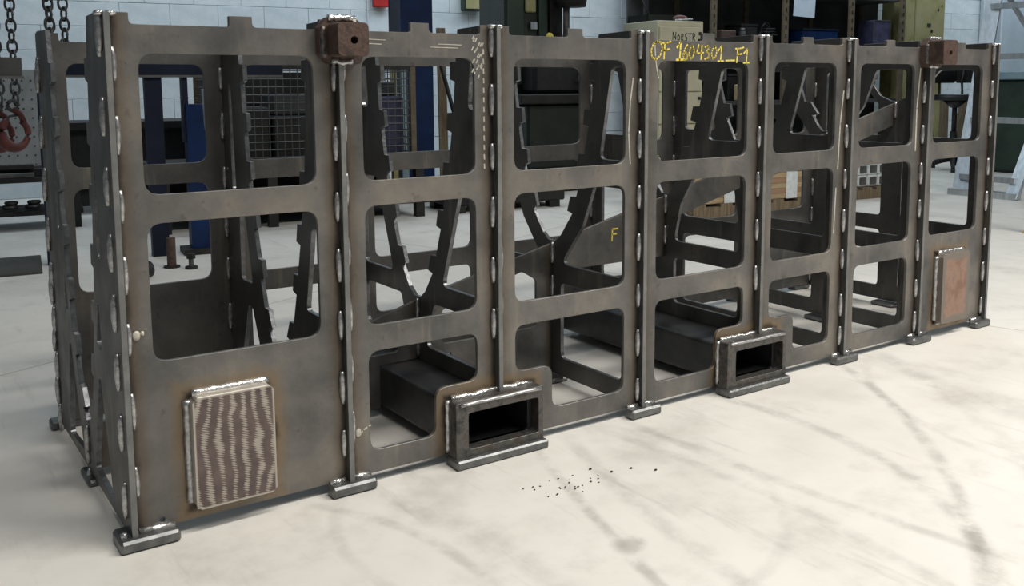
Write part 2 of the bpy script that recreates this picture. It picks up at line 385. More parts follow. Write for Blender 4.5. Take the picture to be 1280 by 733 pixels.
RW = -math.radians(7.0)                                  # workshop wall runs slightly askew to the steel frame
wd_ = Vector((math.cos(RW), math.sin(RW), 0)); wn_ = Vector((math.sin(RW), -math.cos(RW), 0))   # along the wall / out of the wall
W0 = Vector((0, 6.8, 0))
def onwall(s, off, z=0): return W0 + wd_ * s + wn_ * off + Vector((0, 0, z))
wall = MB().box(-6, 20, 0.02, 0.25, 0, 4.2).build('wall_back', 'joint'); wall.location = W0; wall.rotation_euler = (0, 0, RW)
tag(wall, 'white painted concrete block wall behind the machines', kind='structure')
blk = MB().box(-.1985, .1985, 0.012, .05, -.0985, .0985, bev=0.003).mesh('block', 'white_block')
for r in range(7):
    for k in range(42):
        o = link(bpy.data.objects.new('block', blk), wall)
        o.location = (-1.2 + k * .4 + (.2 if r % 2 else 0), random.uniform(-.0015, .0015), .7 + r * .2)
lower = MB()
for r in range(3):
    for k in range(42):
        x = -1.2 + k * .4 + (.2 if r % 2 == 0 else 0); lower.box(x - .197, x + .197, 0, .05, .003 + r * .2, .197 + r * .2)
lo = lower.build('lower_block', 'white_block', wall); lo['kind'] = 'stuff'
upper = MB()
for r in range(9):
    for k in range(42):
        x = -1.2 + k * .4 + (.2 if r % 2 else 0); upper.box(x - .197, x + .197, 0, .05, 2.003 + r * .2, 2.197 + r * .2)
uo = upper.build('upper_block', 'white_block', wall); uo['kind'] = 'stuff'

# ================================================================== THE WELDED STEEL FRAME
RX = [-.055, .3975, .7885, 1.245, 1.700, 2.0975, 2.501, 2.912]      # rib planes
TR = .012; YB = .762; YC = .386
PB, BT, TT = .024, .999, 1.020                                       # panel bottom, body top, tab top
T1, B1, T2, B2, T3, B3 = .945, .680, .625, .360, .302, .075
frame = thing('welded_steel_frame', 'long welded steel plate frame with rows of rounded cutouts standing on the floor', 'steel frame')
WIN = [(0.0, .343), (.452, .734), (.843, 1.190), (1.300, 1.644), (1.755, 2.036), (2.155, 2.441), (2.557, 2.846)]
TAB = [.196, .594, 1.026, 1.485, 1.900, 2.304, 2.707]

M['steel_p0'] = steel_mat('mill_scale_pad_a', pads=[(.1425, .1655, .0825, .1145)])
M['steel_p1'] = steel_mat('mill_scale_pocket_a', pads=[(.772, .083, .124, .074)])
M['steel_p3'] = steel_mat('mill_scale_pocket_b', pads=[(1.664, .083, .124, .074)])
M['steel_p6'] = steel_mat('mill_scale_pad_b', pads=[(2.692, .172, .083, .122)])
PM = ['steel_p0', 'steel_p1', 'steel_p1', 'steel_p3', 'steel_p3', 'steel', 'steel_p6']

def rect(x0, x1, z0, z1, r=.03): return rounded([(x0, z0), (x1, z0), (x1, z1), (x0, z1)], r)
def panel(i, y, front):
    x0, x1 = RX[i] + TR / 2, RX[i + 1] - TR / 2; a, b = WIN[i]; t = TAB[i]
    lo_ = [(x0, PB, 0), (x1, PB, 0)]
    if i in (1, 3): xs_ = (.664 if i == 1 else 1.556); lo_ = [(x0, PB, 0), (xs_, PB, 0), (xs_, .142, .004), (x1, .142, 0)]
    if i in (2, 4): xs_ = (.884 if i == 2 else 1.776); lo_ = [(x0, .142, 0), (xs_, .142, .004), (xs_, PB, 0), (x1, PB, 0)]
    out = lo_ + [(x1, TT, .002), (x1 - .032, TT, .002), (x1 - .032, BT, .006), (t + .023, BT, .012), (t + .023, TT, .002),
           (t - .023, TT, .002), (t - .023, BT, .005), (x0 + .036, BT, .012), (x0 + .036, TT, .002), (x0, TT, .002)]
    holes = [rect(a, b, B1, T1), rect(a, b, B2 if i not in (0, 6) else (.356 if i == 0 else .362), T2)]
    if i in (1, 3):
        xs = .620 if i == 1 else 1.534
        holes.append(rounded([(a, B3), (xs, B3), (xs, .187), (b, .187), (b, T3), (a, T3)], .028))
    elif i in (2, 4):
        xs = .954 if i == 2 else 1.867
        holes.append(rounded([(xs, B3), (b, B3), (b, T3), (a, T3), (a, .187), (xs, .187)], .028))
    elif i == 5: holes.append(rect(a, b, B3, T3))
    if i == 0: holes.append([(0.0 + .0055 * math.cos(k * math.pi / 5), .038 + .0055 * math.sin(k * math.pi / 5)) for k in range(10)])
    return plate('front_panel' if front else 'back_panel', rounded(out, 0, 4), holes, .010, XZ(y), PM[i] if front else 'steel_back', frame)
fpan = [panel(i, .005, True) for i in range(7)]
bpan = [panel(i, YB + .005, False) for i in range(7)]

G = .055
ZB = [.19, .25, .37, .48, .59, .69, .765, .870]
HW = [
 [(1.075, .25), (.998, .235), (.87, .22), (.744, .208), (.62, .185), (.5, .16), (.38, .125), (.26, .08), (.19, .02)],
 [(1.075, .24), (1.009, .229), (.881, .215), (.752, .20), (.62, .172), (.502, .14), (.38, .105), (.30, .06), (.25, .02)],
 [(1.075, .23), (.999, .221), (.865, .205), (.733, .179), (.605, .145), (.48, .102), (.429, .076), (.372, .03)],
 [(1.075, .215), (.97, .20), (.848, .177), (.711, .148), (.588, .106), (.531, .075), (.482, .025)],
 [(1.075, .185), (.95, .165), (.88, .15), (.79, .123), (.69, .085), (.60, .025)],
 [(1.075, .165), (.95, .15), (.88, .13), (.774, .095), (.74, .07), (.69, .02)],
 [(1.075, .15), (.95, .13), (.878, .105), (.84, .07), (.775, .03), (.765, .015)],
 [(1.075, .14), (.943, .106), (.905, .08), (.875, .045), (.87, .02)]]
LEDGE = [.998, .872, .746, .620, .496, .372, .258]
HOLES = [[(.60, .86), (.42, .52), (.11, .35)], [(.66, .95), (.42, .62), (.13, .355)], [(.88, 1.0), (.42, .68), (.13, .365)], [(.735, .985), (.415, .66), (.13, .357)],
         [(.77, .985), (.44, .68), (.13, .385)], [(.775, .99), (.45, .70), (.13, .385)], [(.735, .985), (.415, .68), (.13, .357)], [(.735, .985), (.415, .68), (.13, .357)]]
def hwf(i, z):
    T = HW[i]
    if z >= T[0][0]: return T[0][1]
    for (z1, h1), (z0, h0) in zip(T[:-1], T[1:]):
        if z0 <= z <= z1: return h0 + (h1 - h0) * (z - z0) / (z1 - z0)
    (z1, h1), (z0, h0) = T[-3], T[-1]
    return h0 + (h1 - h0) / (z1 - z0) * (z - z0)
def cradle(i):
    """half profile (half width, z) from the top down to the bottom of the stepped cradle"""
    zb = ZB[i]; P = [(hwf(i, 1.075), 1.075)]
    off = .03 if i == 0 else 0
    led = [z for z in LEDGE if z > zb + .05]
    for z in led:
        h = hwf(i, z)
        P += [(h, z), (h - .028, z - .001)]                            # ledge
        ze = max(z - .044, zb + .03)
        P += [(max(hwf(i, ze) - .025, .014), ze), (hwf(i, ze) - .001, ze - .006)]  # land runs down, then steps back
    P.append((hwf(i, zb + .02), zb + .02)); P.append((.016, zb))
    out = []
    for p in P:
        if not out or p[1] < out[-1][1] - 1e-5 or abs(p[0] - out[-1][0]) > 1e-5: out.append(p)
    return [(max(h, .012), z - G) for h, z in out]
CUST = {0: [[(.222, .60), (.252, .60), (.252, .84), (.238, .84)], [(.160, .41), (.215, .40), (.205, .50), (.190, .50)], [(.065, .105), (.250, .090), (.185, .335), (.160, .335)]],
        1: [[(.290, .66), (.322, .66), (.322, .95), (.305, .95)], [(.185, .42), (.275, .42), (.270, .62), (.232, .62)], [(.085, .135), (.300, .135), (.290, .20), (.225, .355), (.195, .355)]]}
ribs = []
for i, x in enumerate(RX):
    cr = cradle(i)
    yf, yb = -.020, YB + .030
    zl = .141 if i in (2, 4) else PB - .004
    out = [(yf, zl), (yb, zl), (yb, TT - .002), (yb - .03, TT + .004)]
    out += [(YC + h, z) for h, z in cr] + [(YC - h, z) for h, z in reversed(cr)]
    out += [(yf + .03, TT + .004), (yf, TT - .002)]
    hs = []
    for poly in CUST.get(i, []):
        for sgn in (-1, 1): hs.append(rounded([(YC + sgn * d_, z_ - G) for d_, z_ in poly], .012))
    for (z0, z1) in ([] if i in CUST else HOLES[i]):
        if i in (2, 4) and z0 < .2: z0 = .24
        def inner(z): return max(hwf(i, z) + (.052 if i == 0 else .068), .045)
        # clip upwards until the web opening is wide enough
        zz1 = z1
        while zz1 > z0 and (YC - inner(zz1)) - .068 < .012: zz1 -= .005
        if zz1 - z0 < .05: continue
        for sgn in (-1, 1):
            o_ = YC - .068
            pts = [(o_, z0 - G), (inner(z0), z0 - G)]
            zm = (z0 + zz1) / 2
            if z0 < ZB[i] < zz1 - .02: pts.append((inner(zm), zm - G, .02))
            pts += [(inner(zz1), zz1 - G), (o_, zz1 - G)]
            pts = [(YC + sgn * p[0], p[1]) + tuple(p[2:]) for p in pts]
            hs.append(rounded(pts, .018))
    rb_ = plate('rib', out, hs, TR, YZ(x), 'steel_rib', frame)
    rb_.data.materials.append(M['cut_edge']); rb_.data.materials.append(M['rib_front'])
    for p_ in rb_.data.polygons:
        if abs(p_.normal.x) < .9: p_.material_index = 2 if (abs(p_.normal.y) > .9 and (p_.center.y < -.015 or p_.center.y > YB + .02)) else 1   # flame-cut edges are bare metal
    ribs.append(rb_)

# longitudinal web plates on the centre line
def webz(i, x, d=.006): 
    f = (x - RX[i]) / (RX[i + 1] - RX[i]); return ZB[i] + (ZB[i + 1] - ZB[i]) * f - d - G
for i in range(7):
    x0, x1 = RX[i] + TR / 2, RX[i + 1] - TR / 2
    if i < 3:
        lo_ = [(x0, PB), (x1, PB)]
        if i == 1: lo_ = [(x0, PB), (.664, PB), (.664, .142), (x1, .142)]
        if i == 2: lo_ = [(x0, .142), (.884, .142), (.884, PB), (x1, PB)]
        out = lo_ + [(x1, webz(i, x1)), (x0, webz(i, x0))]
        hs = []
        if i >= 1:
            a, b = x0 + .06, x1 - .06
            za, zb = webz(i, a) - .06, webz(i, b) - .06
            hs = [rounded([(a, .17), (b, .17), (b, max(zb - .03, .2)), (b - .05, max(zb, .21)), (a, max(za, .19))], .02)]
    elif i == 3:
        out = [(x0, .33), (x1, .33), (x1, webz(i, x1)), (x0, webz(i, x0))]; hs = []
    else:
        out = [(x0, webz(i, x0) - .085), (x1, webz(i, x1) - .085), (x1, webz(i, x1)), (x0, webz(i, x0))]; hs = []
    wp = plate('web_plate', rounded(out, 0), hs, .010, XZ(YC), 'steel', frame)
    if i == 3:
        fm = MB(); X0, Z0 = 1.468, .402
        fm.ribbon([(X0, Z0), (X0 + .002, Z0 + .036), (X0 + .024, Z0 + .036)], .005, YC - .0052); fm.ribbon([(X0 + .001, Z0 + .02), (X0 + .018, Z0 + .02)], .005, YC - .0052)
        fo = fm.build('painted_letter', 'yellow_paint', wp); fo['label'] = 'yellow handwritten letter F'

# weld beads: shared lumpy bead mesh
def bead_mesh(name, L, r, m):
    n = 9; pts = []; rr = []
    for k in range(n):
        t = k / (n - 1); pts.append((0, 0, (t - .5) * L)); rr.append(r * (math.sin(math.pi * min(max(t, .04), .96)) ** .30) * (1 + .05 * math.sin(k * 2.4)))
    return MB().tube(pts, rr, 8).mesh(name, m, True)
BD = [bead_mesh('weld_bead', .072, .0076, 'weld'), bead_mesh('weld_bead', .062, .0070, 'weld')]
CAP = MB().ell((0, 0, 0), (.011, .012, .006), 10, 6).mesh('weld_cap', 'weld_bright', True)
zk = [.905, .772, .638, .509, .374, .236, .105]
for i, x in enumerate(RX):
    for k, z in enumerate(zk if i < 2 else [.858, .722, .587, .455, .325, .19, .078]):
        if i in (2, 4) and z < .22: continue
        for j, (dx, y) in enumerate([(-(TR / 2 + .0050), -.0050), (TR / 2 + .0040, -.0040), (-(TR / 2 + .0045), YB - .004)]):
            if (j == 0 and i == 0): continue
            if (j == 1 and i == 7): continue
            o = link(bpy.data.objects.new('weld_bead', BD[(i + k + j) % 2]), ribs[i])
            o.location = (x + dx, y, z + random.uniform(-.010, .010) + (.03 if j == 1 else 0)); o.rotation_euler = (random.uniform(-.03, .03), random.uniform(-.03, .03), 0)
    # bright weld run at the rib top
    if i not in (1, 6):
        for dx in (-.009, .010):
            o = link(bpy.data.objects.new('weld_cap', CAP), ribs[i]); o.location = (x + dx, -.004, TT - .003)
        o = link(bpy.data.objects.new('weld_bead', BD[0]), ribs[i]); o.location = (x - TR / 2 - .005, -.005, TT - .036)
    # weld at the cradle bottom against the web plates
    o = link(bpy.data.objects.new('weld_bead', BD[1]), ribs[i]); o.location = (x - TR / 2 - .004, YC - .009, ZB[i] - G - .035)
    if i < 5:
        o = link(bpy.data.objects.new('weld_bead', BD[1]), ribs[i]); o.location = (x - TR / 2 - .004, YC - .009, ZB[i] - G - .135)
# end rib: welds that show on its outer face
for z in (.975, .83, .70, .575, .46, .345, .225, .09):
    for y in (.012, YB - .004):
        o = link(bpy.data.objects.new('weld_bead', BD[0]), ribs[0]); o.location = (RX[0] - TR / 2 - .002, y, z - (.05 if y > .1 else 0))
o = link(bpy.data.objects.new('weld_bead', BD[0]), ribs[0]); o.location = (RX[0] - TR / 2 - .002, YC, .075)

# feet
def foot(x, y0, y1, dx0=-.058, dx1=.046, h=.023):
    return MB().box(x + dx0, x + dx1, y0, y1, 0, h, bev=.005).build('foot', 'foot', frame)
for i, x in enumerate(RX):
    if i not in (2, 4):
        dx0, dx1 = (-.030, .082) if i == 0 else ((-.080, .014) if i == 7 else (-.052, .054))
        f = foot(x, -.034, .045 if i == 0 else .0, dx0, dx1, .025)
        MB().tube([(x + dx0 + .006, -.005, .026), (x - .012, -.005, .028)], .007, 8).build('foot_weld', 'weld_bright', f, True)
        MB().tube([(x + .010, -.005, .028), (x + dx1 - .005, -.005, .026)], .007, 8).build('foot_weld', 'weld_bright', f, True)
        foot(x, YB + .01, YB + .06, dx0, dx1)
    if i in (2, 4): continue
    foot(x, YC - .05, YC + .05, -.02 if i == 0 else -.04, .02, .016)

# fork lift pockets: tube through the frame, welded collar in front
for (x0, x1) in ((.648, .896), (1.540, 1.788)):
    ox0, ox1 = x0 + .018, x1 - .014
    tb = plate('fork_tube', rect(ox0, ox1, .028, .140, .012), [rect(ox0 + .012, ox1 - .012, .040, .128, .008)], .80, XZ(.388), 'tube', frame)
    col_ = plate('pocket_collar', rect(x0, x1, .018, .155, .006), [rect(x0 + .034, x1 - .014, .040, .128, .008)], .042, XZ(-.021), 'collar', frame)
    MB().box(x0 - .006, x1 + .006, -.058, .0, .0, .022, bev=.004).build('pocket_foot', 'foot', col_)
    zz = .155
    MB().tube([(x0 + .01 + k * (x1 - x0 - .02) / 12, -.003 + random.uniform(-.002, .002), zz + random.uniform(-.001, .003)) for k in range(13)], [.007 + .001 * math.sin(k * 2) for k in range(13)], 8).build('collar_weld', 'weld_bright', col_, True)
    MB().tube([(x0 - .001, -.004, .03 + k * .0125) for k in range(11)], [.006 + .001 * math.sin(k * 2.2) for k in range(11)], 8).build('collar_weld', 'weld', col_, True)
    MB().tube([(x0 + .012 + k * (x1 - x0 - .02) / 10, -.043, .150 + random.uniform(-.001, .001)) for k in range(11)], .0045, 6).build('collar_weld', 'weld', col_, True)

# pads
def pad(cx, cz, hx, hz, depth, m, cut):
    out = [(cx - hx + cut, cz - hz), (cx + hx - cut, cz - hz), (cx + hx, cz - hz + cut), (cx + hx, cz + hz - cut), (cx + hx - cut, cz + hz), (cx - hx + cut, cz + hz), (cx - hx, cz + hz - cut), (cx - hx, cz - hz + cut)]
    p = plate('pad', out, [], depth, XZ(-depth / 2), m, frame)
    MB().tube([(cx - hx - .004, -.005, cz - hz + .012 + k * (2 * hz - .02) / 16) for k in range(17)], [.008 + .0013 * math.sin(k * 2.1) for k in range(17)], 8).build('pad_weld', 'weld', p, True)
    MB().tube([(cx - hx + .006 + k * (2 * hx - .01) / 14, -.005, cz + hz + .004) for k in range(15)], [.008 + .0011 * math.sin(k * 2.1) for k in range(15)], 8).build('pad_weld', 'weld_bright', p, True)
    MB().tube([(cx - hx + .006 + k * (2 * hx - .01) / 14, -.005, cz - hz - .003) for k in range(15)], .005, 8).build('pad_weld', 'weld', p, True)
    return p
p = pad(.1425, .1655, .0825, .1145, .030, 'swirl', .010); p['label'] = 'flat pad ground bright with wavy disc marks'
p = pad(2.692, .172, .083, .122, .030, 'rustpad', .010); p['label'] = 'flat pad with a rust-brown face'

# drilled rusty blocks
for (bx, bz, hs_, dep) in ((.400, .977, .034, .060), (2.512, .982, .040, .060)):
    out = rounded([(bx - hs_, bz - hs_), (bx + hs_, bz - hs_), (bx + hs_, bz + hs_), (bx - hs_, bz + hs_)], .012)
    hole = [(bx + .002 + .008 * math.cos(k * math.pi / 7), bz - .002 + .008 * math.sin(k * math.pi / 7)) for k in range(14)]
    b_ = plate('drilled_block', out, [hole], dep, XZ(-.018 - dep / 2), 'rust_block', frame)
    MB().cyl((bx + .002, -.019, bz - .002), (bx + .002, -.017, bz - .002), .011).build('bore', 'hole_dark', b_)
    bp_ = plate('block_seat', rounded([(bx - .05, bz - .028), (bx - .03, bz - .048), (bx + .04, bz - .048), (bx + .052, bz - .02), (bx + .05, bz + .03), (bx + .03, bz + .047), (bx - .03, bz + .047), (bx - .05, bz + .025)], .008), [], .024, XZ(-.010), 'rust_block', frame)
    MB().tube([(bx - .03 + k * .006, -.020, bz + .045 + random.uniform(-.002, .002)) for k in range(11)], [.007 + .0015 * math.sin(k * 2) for k in range(11)], 8).build('block_weld', 'weld_bright', bp_, True)
    MB().tube([(bx - .042 + random.uniform(-.002, .002), -.021, bz - .035 + k * .007) for k in range(10)], [.007 + .0015 * math.sin(k * 2) for k in range(10)], 8).build('block_weld', 'collar', bp_, True)
    MB().tube([(bx - .025 + k * .006, -.021, bz - .044 + random.uniform(-.002, .002)) for k in range(9)], [.006 + .0015 * math.sin(k * 2) for k in range(9)], 8).build('block_weld', 'weld', bp_, True)

# handwritten yellow number
GL = {
 'O': [[(.5, 1), (.2, .85), (.02, .5), (.1, .12), (.45, 0), (.8, .2), (1, .6), (.85, .95), (.5, 1), (.35, .9)]],
 'F': [[(.2, 0), (.3, .95)], [(.05, .95), (.5, .96), (1, 1.05)], [(.27, .55), (.8, .6)]],
 '1': [[(.05, .7), (.6, 1.05), (.45, .05)], [(.0, .0), (.9, .02)]],
 '6': [[(.75, 1), (.3, .7), (.05, .3), (.25, 0), (.7, .05), (.8, .35), (.5, .5), (.15, .35)]],
 '0': [[(.55, .95), (.2, .75), (.05, .35), (.3, .02), (.65, .15), (.85, .6), (.6, .95), (.4, .9)]],
 '4': [[(.3, 1), (.05, .4), (.95, .45)], [(.75, .95), (.62, -.02)]],
 '3': [[(.1, .9), (.6, 1), (.75, .8), (.4, .55), (.8, .4), (.7, .1), (.1, 0)]],
 '_': [[(0, .02), (1, .05)]],
 'N': [[(0, 0), (.05, 1), (.85, .05), (.9, 1)]], 'R': [[(.1, 0), (.15, 1), (.7, .9), (.7, .6), (.15, .5), (.8, 0)]],
 'S': [[(.85, .95), (.2, .85), (.25, .55), (.8, .4), (.7, .05), (.05, .05)]], 'T': [[(0, .95), (1, 1)], [(.5, 1), (.48, 0)]],
 'o': [[(.5, .7), (.1, .45), (.2, .05), (.7, 0), (.9, .4), (.5, .7)]],
}
def write(mb, text, y):
    for ch, x0, z0, wd, ht, lw in text:
        for st in GL[ch]:
            pts = [(x0 + a * wd, z0 + b * ht) for a, b in st]
            q = [pts[0]]
            for a, b in zip(pts[:-1], pts[1:]): q += [((a[0] + b[0]) / 2, (a[1] + b[1]) / 2), b]
            mb.ribbon(q, lw, y)
tm = MB(); y_ = -.0002; lw = .0042
write(tm, [('O', 1.274, .948, .040, .047, lw), ('F', 1.314, .950, .030, .043, lw), ('1', 1.365, .948, .026, .046, .0055), ('6', 1.388, .948, .022, .040, .0042), ('0', 1.410, .950, .024, .038, lw),
           ('4', 1.438, .951, .028, .038, lw), ('3', 1.468, .951, .022, .036, lw), ('0', 1.494, .951, .026, .036, lw), ('1', 1.520, .946, .024, .040, lw), ('_', 1.552, .947, .034, .036, .0042),
           ('F', 1.588, .943, .034, .040, lw), ('1', 1.622, .942, .026, .038, lw)], y_)
t_ = tm.build('painted_number', 'yellow_paint', fpan[3]); t_['label'] = 'yellow handwritten number OF 1604301_F1'
sm = MB(); sm.ribbon([(1.288, .985), (1.290, .955), (1.297, .915), (1.302, .90)], .0035, y_)
sm.build('scratch', 'white_mark', fpan[3])
sm = MB()
for k in range(13):                                               # rows of bright grinding ticks
    z = .965 - k * .022; sm.ribbon([(.758, z), (.7585, z - .010)], .0035, y_)
for k in range(22):
    x = .728 + .005 * (k % 6) + random.uniform(-.002, .002); z = .985 - .012 * (k // 3) + random.uniform(-.004, .004)
    sm.ribbon([(x, z), (x + .004, z + .007)], .003, y_)
so = sm.build('grinding_mark', 'white_mark', fpan[1]); so['kind'] = 'stuff'
sm = MB()
for z, a, b in ((.982, .47, .51), (.973, .46, .50), (.975, .64, .70), (.968, .62, .69)): sm.ribbon([(a, z), (b, z - .001)], .0018, y_)
so = sm.build('scratch', 'white_mark', fpan[1])
sm = MB(); sm.ribbon([(1.206, .68), (1.2, .76), (1.205, .84), (1.214, .90)], .004, y_); sm.build('scratch', 'white_mark', fpan[2])
sm = MB(); sm.ribbon([(2.055, .62), (2.06, .76), (2.072, .86)], .005, y_); sm.ribbon([(2.045, .42), (2.05, .56)], .005, y_); sm.build('scratch', 'white_mark', fpan[4])
sm = MB(); sm.ribbon([(2.46, .66), (2.458, .80), (2.47, .93)], .006, y_); sm.build('scratch', 'white_mark', fpan[5])
MB().ell((-.030, -.002, .414), (.008, .004, .010), 8, 6).ell((-.019, -.002, .417), (.004, .003, .005), 8, 6).build('white_dab', 'white_mark', fpan[0], True)
sm = MB(); sm.ribbon([(.425, .118), (.434, .128), (.446, .134), (.452, .136)], .004, y_); sm.ell((.422, -.001, .125), (.007, .002, .010), 8, 6); sm.build('white_dab', 'white_mark', fpan[1])

# ================================================================== BACKGROUND
# --- blue work table seen through the end of the frame
t = thing('work_table', 'navy blue steel table with square legs behind the frame end', 'table', (0, 3.42, 0), RW)
box('table_edge', 'navy', t, .30, 1.50, -.05, .05, .948, 1.010); box('table_lip', 'greysteel', t, .30, 1.50, -.062, -.05, .940, .952)
for x in (.83, .33): box('leg', 'navy', t, x - .042, x + .042, -.04, .04, .0, .948)
o = box('leg', 'blue', t, .985, 1.10, -.05, .05, .03, .80); box('foot_plate', 'dark', o, .94, 1.14, -.09, .09, .0, .03)
box('leg_upper', 'navy', t, .97, 1.0, -.04, .03, .6, .948)
t = thing('grey_beam', 'grey steel beam on posts beside the frame end', 'beam', (-.20, 2.72, 0), math.radians(18))
box('beam', 'rackgrey', t, -1.2, .36, -.04, .04, .935, 1.020); box('beam_lip', 'greysteel', t, -1.2, .36, -.052, -.04, .928, .94)
for x in (-1.1, -.45): box('post', 'greysteel', t, x - .03, x + .03, -.03, .03, 0, .935)
MB().tube([(1.255, -.06, .88), (1.262, -.06, .70), (1.28, -.06, .58)], .014, 8).build('hanging_rod', 'alu', t, True)
# levelling feet and castor on the floor
t = thing('levelling_foot', 'black levelling screw foot on the floor beside the blue table leg', 'levelling foot', (.85, 2.84, 0))
MB().cyl((0, 0, 0), (0, 0, .012), .03).build('base_disc', 'dark', t); MB().cyl((0, 0, .012), (0, 0, .07), .012).build('screw', 'greysteel', t); MB().cyl((0, 0, .05), (0, 0, .075), .022, seg=6).build('nut', 'dark', t)
t = thing('jack_post', 'rusty dark pipe stub standing by the blue table leg', 'pipe', (.78, 2.93, 0))
MB().cyl((0, 0, .006), (0, 0, .15), .022).build('pipe', 'rust_block', t); MB().cyl((0, 0, 0), (0, 0, .008), .04).build('base_disc', 'dark', t)
t = thing('castor_wheel', 'black castor wheel standing on the floor', 'wheel', (.62, 2.74, 0), .4)
MB().cyl((-.012, 0, .038), (.012, 0, .038), .038, seg=20).build('tyre', 'black', t); MB().cyl((-.016, 0, .038), (.016, 0, .038), .014).build('hub', 'greysteel', t)

# --- chains and red hook at the left
LINK = MB().torus((0, 0, 0), .024, .0065, 'X', 14, 6, 1.45).mesh('link', 'chain', True)
def chain(label, x, y, z0, z1, grp='hanging chains', sway=0.0):
    t = thing('hanging_chain', label, 'chain', (x, y, z0), 0, grp)
    n = int((z1 - z0) / .054)
    for k in range(n):
        o = link(bpy.data.objects.new('link', LINK), t); o.location = (sway * math.sin(k * .5), 0, .035 + k * .054); o.rotation_euler = (0, 0, (k % 2) * math.pi / 2 + .35)
    return t
chain('thin chain carrying the red hook at its right side', .235, 3.75, .80, 2.4)
chain('thin chain carrying the red hook at its left side', .160, 3.75, .80, 2.4)
chain('thick bunched chain hanging beside the frame end', .385, 3.58, 1.02, 2.3, sway=.008)
chain('third strand of the thick bunched chain beside the frame end', .405, 3.72, 1.02, 2.3, sway=.012)
chain('second strand of the thick bunched chain beside the frame end', .458, 3.60, 1.02, 2.3, sway=.010)
def hook(label, x, y, z):
    t = thing('lifting_hook', label, 'hook', (x, y, z - .17), 0.25, 'red lifting hooks')
    z = .17
    pts = [(math.cos(a) * .068, 0, math.sin(a) * .075 + .0) for a in [math.radians(v) for v in range(115, 420, 15)]]
    MB().tube([(p[0], p[1], p[2] + z) for p in pts], [.016 + .014 * math.sin(math.pi * min(k / 14, 1)) for k in range(len(pts))], 10).build('hook_body', 'redhook', t, True)
    MB().tube([(.05, 0, z + .055), (.035, 0, z + .10), (0, 0, z + .125)], .016, 8).build('shank', 'redhook', t, True)
    MB().tube([(-.052, .0, z + .05), (-.02, 0, z + .09), (.03, 0, z + .095)], .007, 8).build('latch', 'greysteel', t, True)
    MB().torus((0, 0, z + .145), .026, .011, 'Y', 14, 6).build('eye', 'chain', t, True)
hook('red painted lifting hook hanging from the chains', .215, 3.72, .655)
hook('red painted lifting hook half behind the other one', .150, 3.82, .645)

# --- perforated tool wall behind the chains
t = thing('perforated_panel', 'pale perforated tool panel standing behind the red hook', 'tool panel', (.35, 5.55, 0), RW)
W_, H0, H1 = .42, .30, 1.02
box('sheet', 'perf', t, -.9, W_ - .12, 0, .02, H0, H1)
pm = MB()
for a in range(15):
    for b in range(10): pm.cyl((-.52 + a * .055, -.002, .36 + b * .065), (-.52 + a * .055, .001, .36 + b * .065), .007, seg=8)
pm.build('hole_grid', 'greysteel', t)['kind'] = 'stuff'
box('post', 'greysteel', t, .29, .33, 0, .04, 0, 1.02); box('post', 'greysteel', t, -.92, -.88, 0, .04, 0, 1.02)
# --- low rack with steel bars
t = thing('low_trestle', 'low dark steel trestle carrying steel bars', 'trestle', (.1, 4.95, 0), RW)
for z in (.12, .33): box('shelf', 'dark', t, -1.4, .62, -.15, .25, z - .03, z)
for x in (-1.3, -.2, .58):
    for y in (-.13, .22): box('leg', 'dark', t, x - .025, x + .025, y - .025, y + .025, 0, .30)
for k, (dx, y, z, hgt, m) in enumerate([(-.2, -.11, .33, .03, 'greysteel'), (-.1, -.04, .33, .05, 'dark'), (-.3, .04, .33, .04, 'greysteel'), (-.15, .12, .33, .06, 'dark'), (-.2, -.08, .381, .03, 'dark'), (-.05, .05, .371, .025, 'greysteel')]):
    o = MB().box(-.55, .55, -.025, .025, 0, hgt, bev=.003).build('steel_bar', m); o.location = Vector((.1, 4.95, z)) + wd_ * dx - wn_ * y; o.rotation_euler = (0, 0, RW + random.uniform(-.01, .01))
    tag(o, ['grey flat steel bar at the front of the low trestle', 'thick black bar behind the front bar on the trestle', 'grey square bar in the middle of the trestle', 'thickest black bar at the back of the trestle', 'thin black bar lying on top of the front bars', 'thin grey bar lying on the middle bars'][k], 'bar', 'bars on the low trestle')
for k in range(7):
    o = MB().torus((0, 0, .02), .035, .014, 'Z', 14, 6).torus((.01, .01, .045), .03, .012, 'Z', 12, 6).build('shackle', 'chain', None, True); o.location = Vector((.1, 4.95, .121)) + wd_ * (-.45 + k * .13) + wn_ * .05
    tag(o, 'shiny steel ring piece on the lower shelf of the trestle', 'ring', 'rings on the lower trestle shelf')
o = MB().box(-1.4, .26, -.26, .26, 0, .012, bev=.003).build('shadow_strip', 'mat'); o.location = (0, 3.42, 0); o.rotation_euler = (0, 0, RW)  # thin dark sheet added in place of a shadow on the floor
tag(o, 'dark strip added as a shadow on the floor under the blue table', 'mat')  # 'mat' here means the added shadow strip, not a real mat

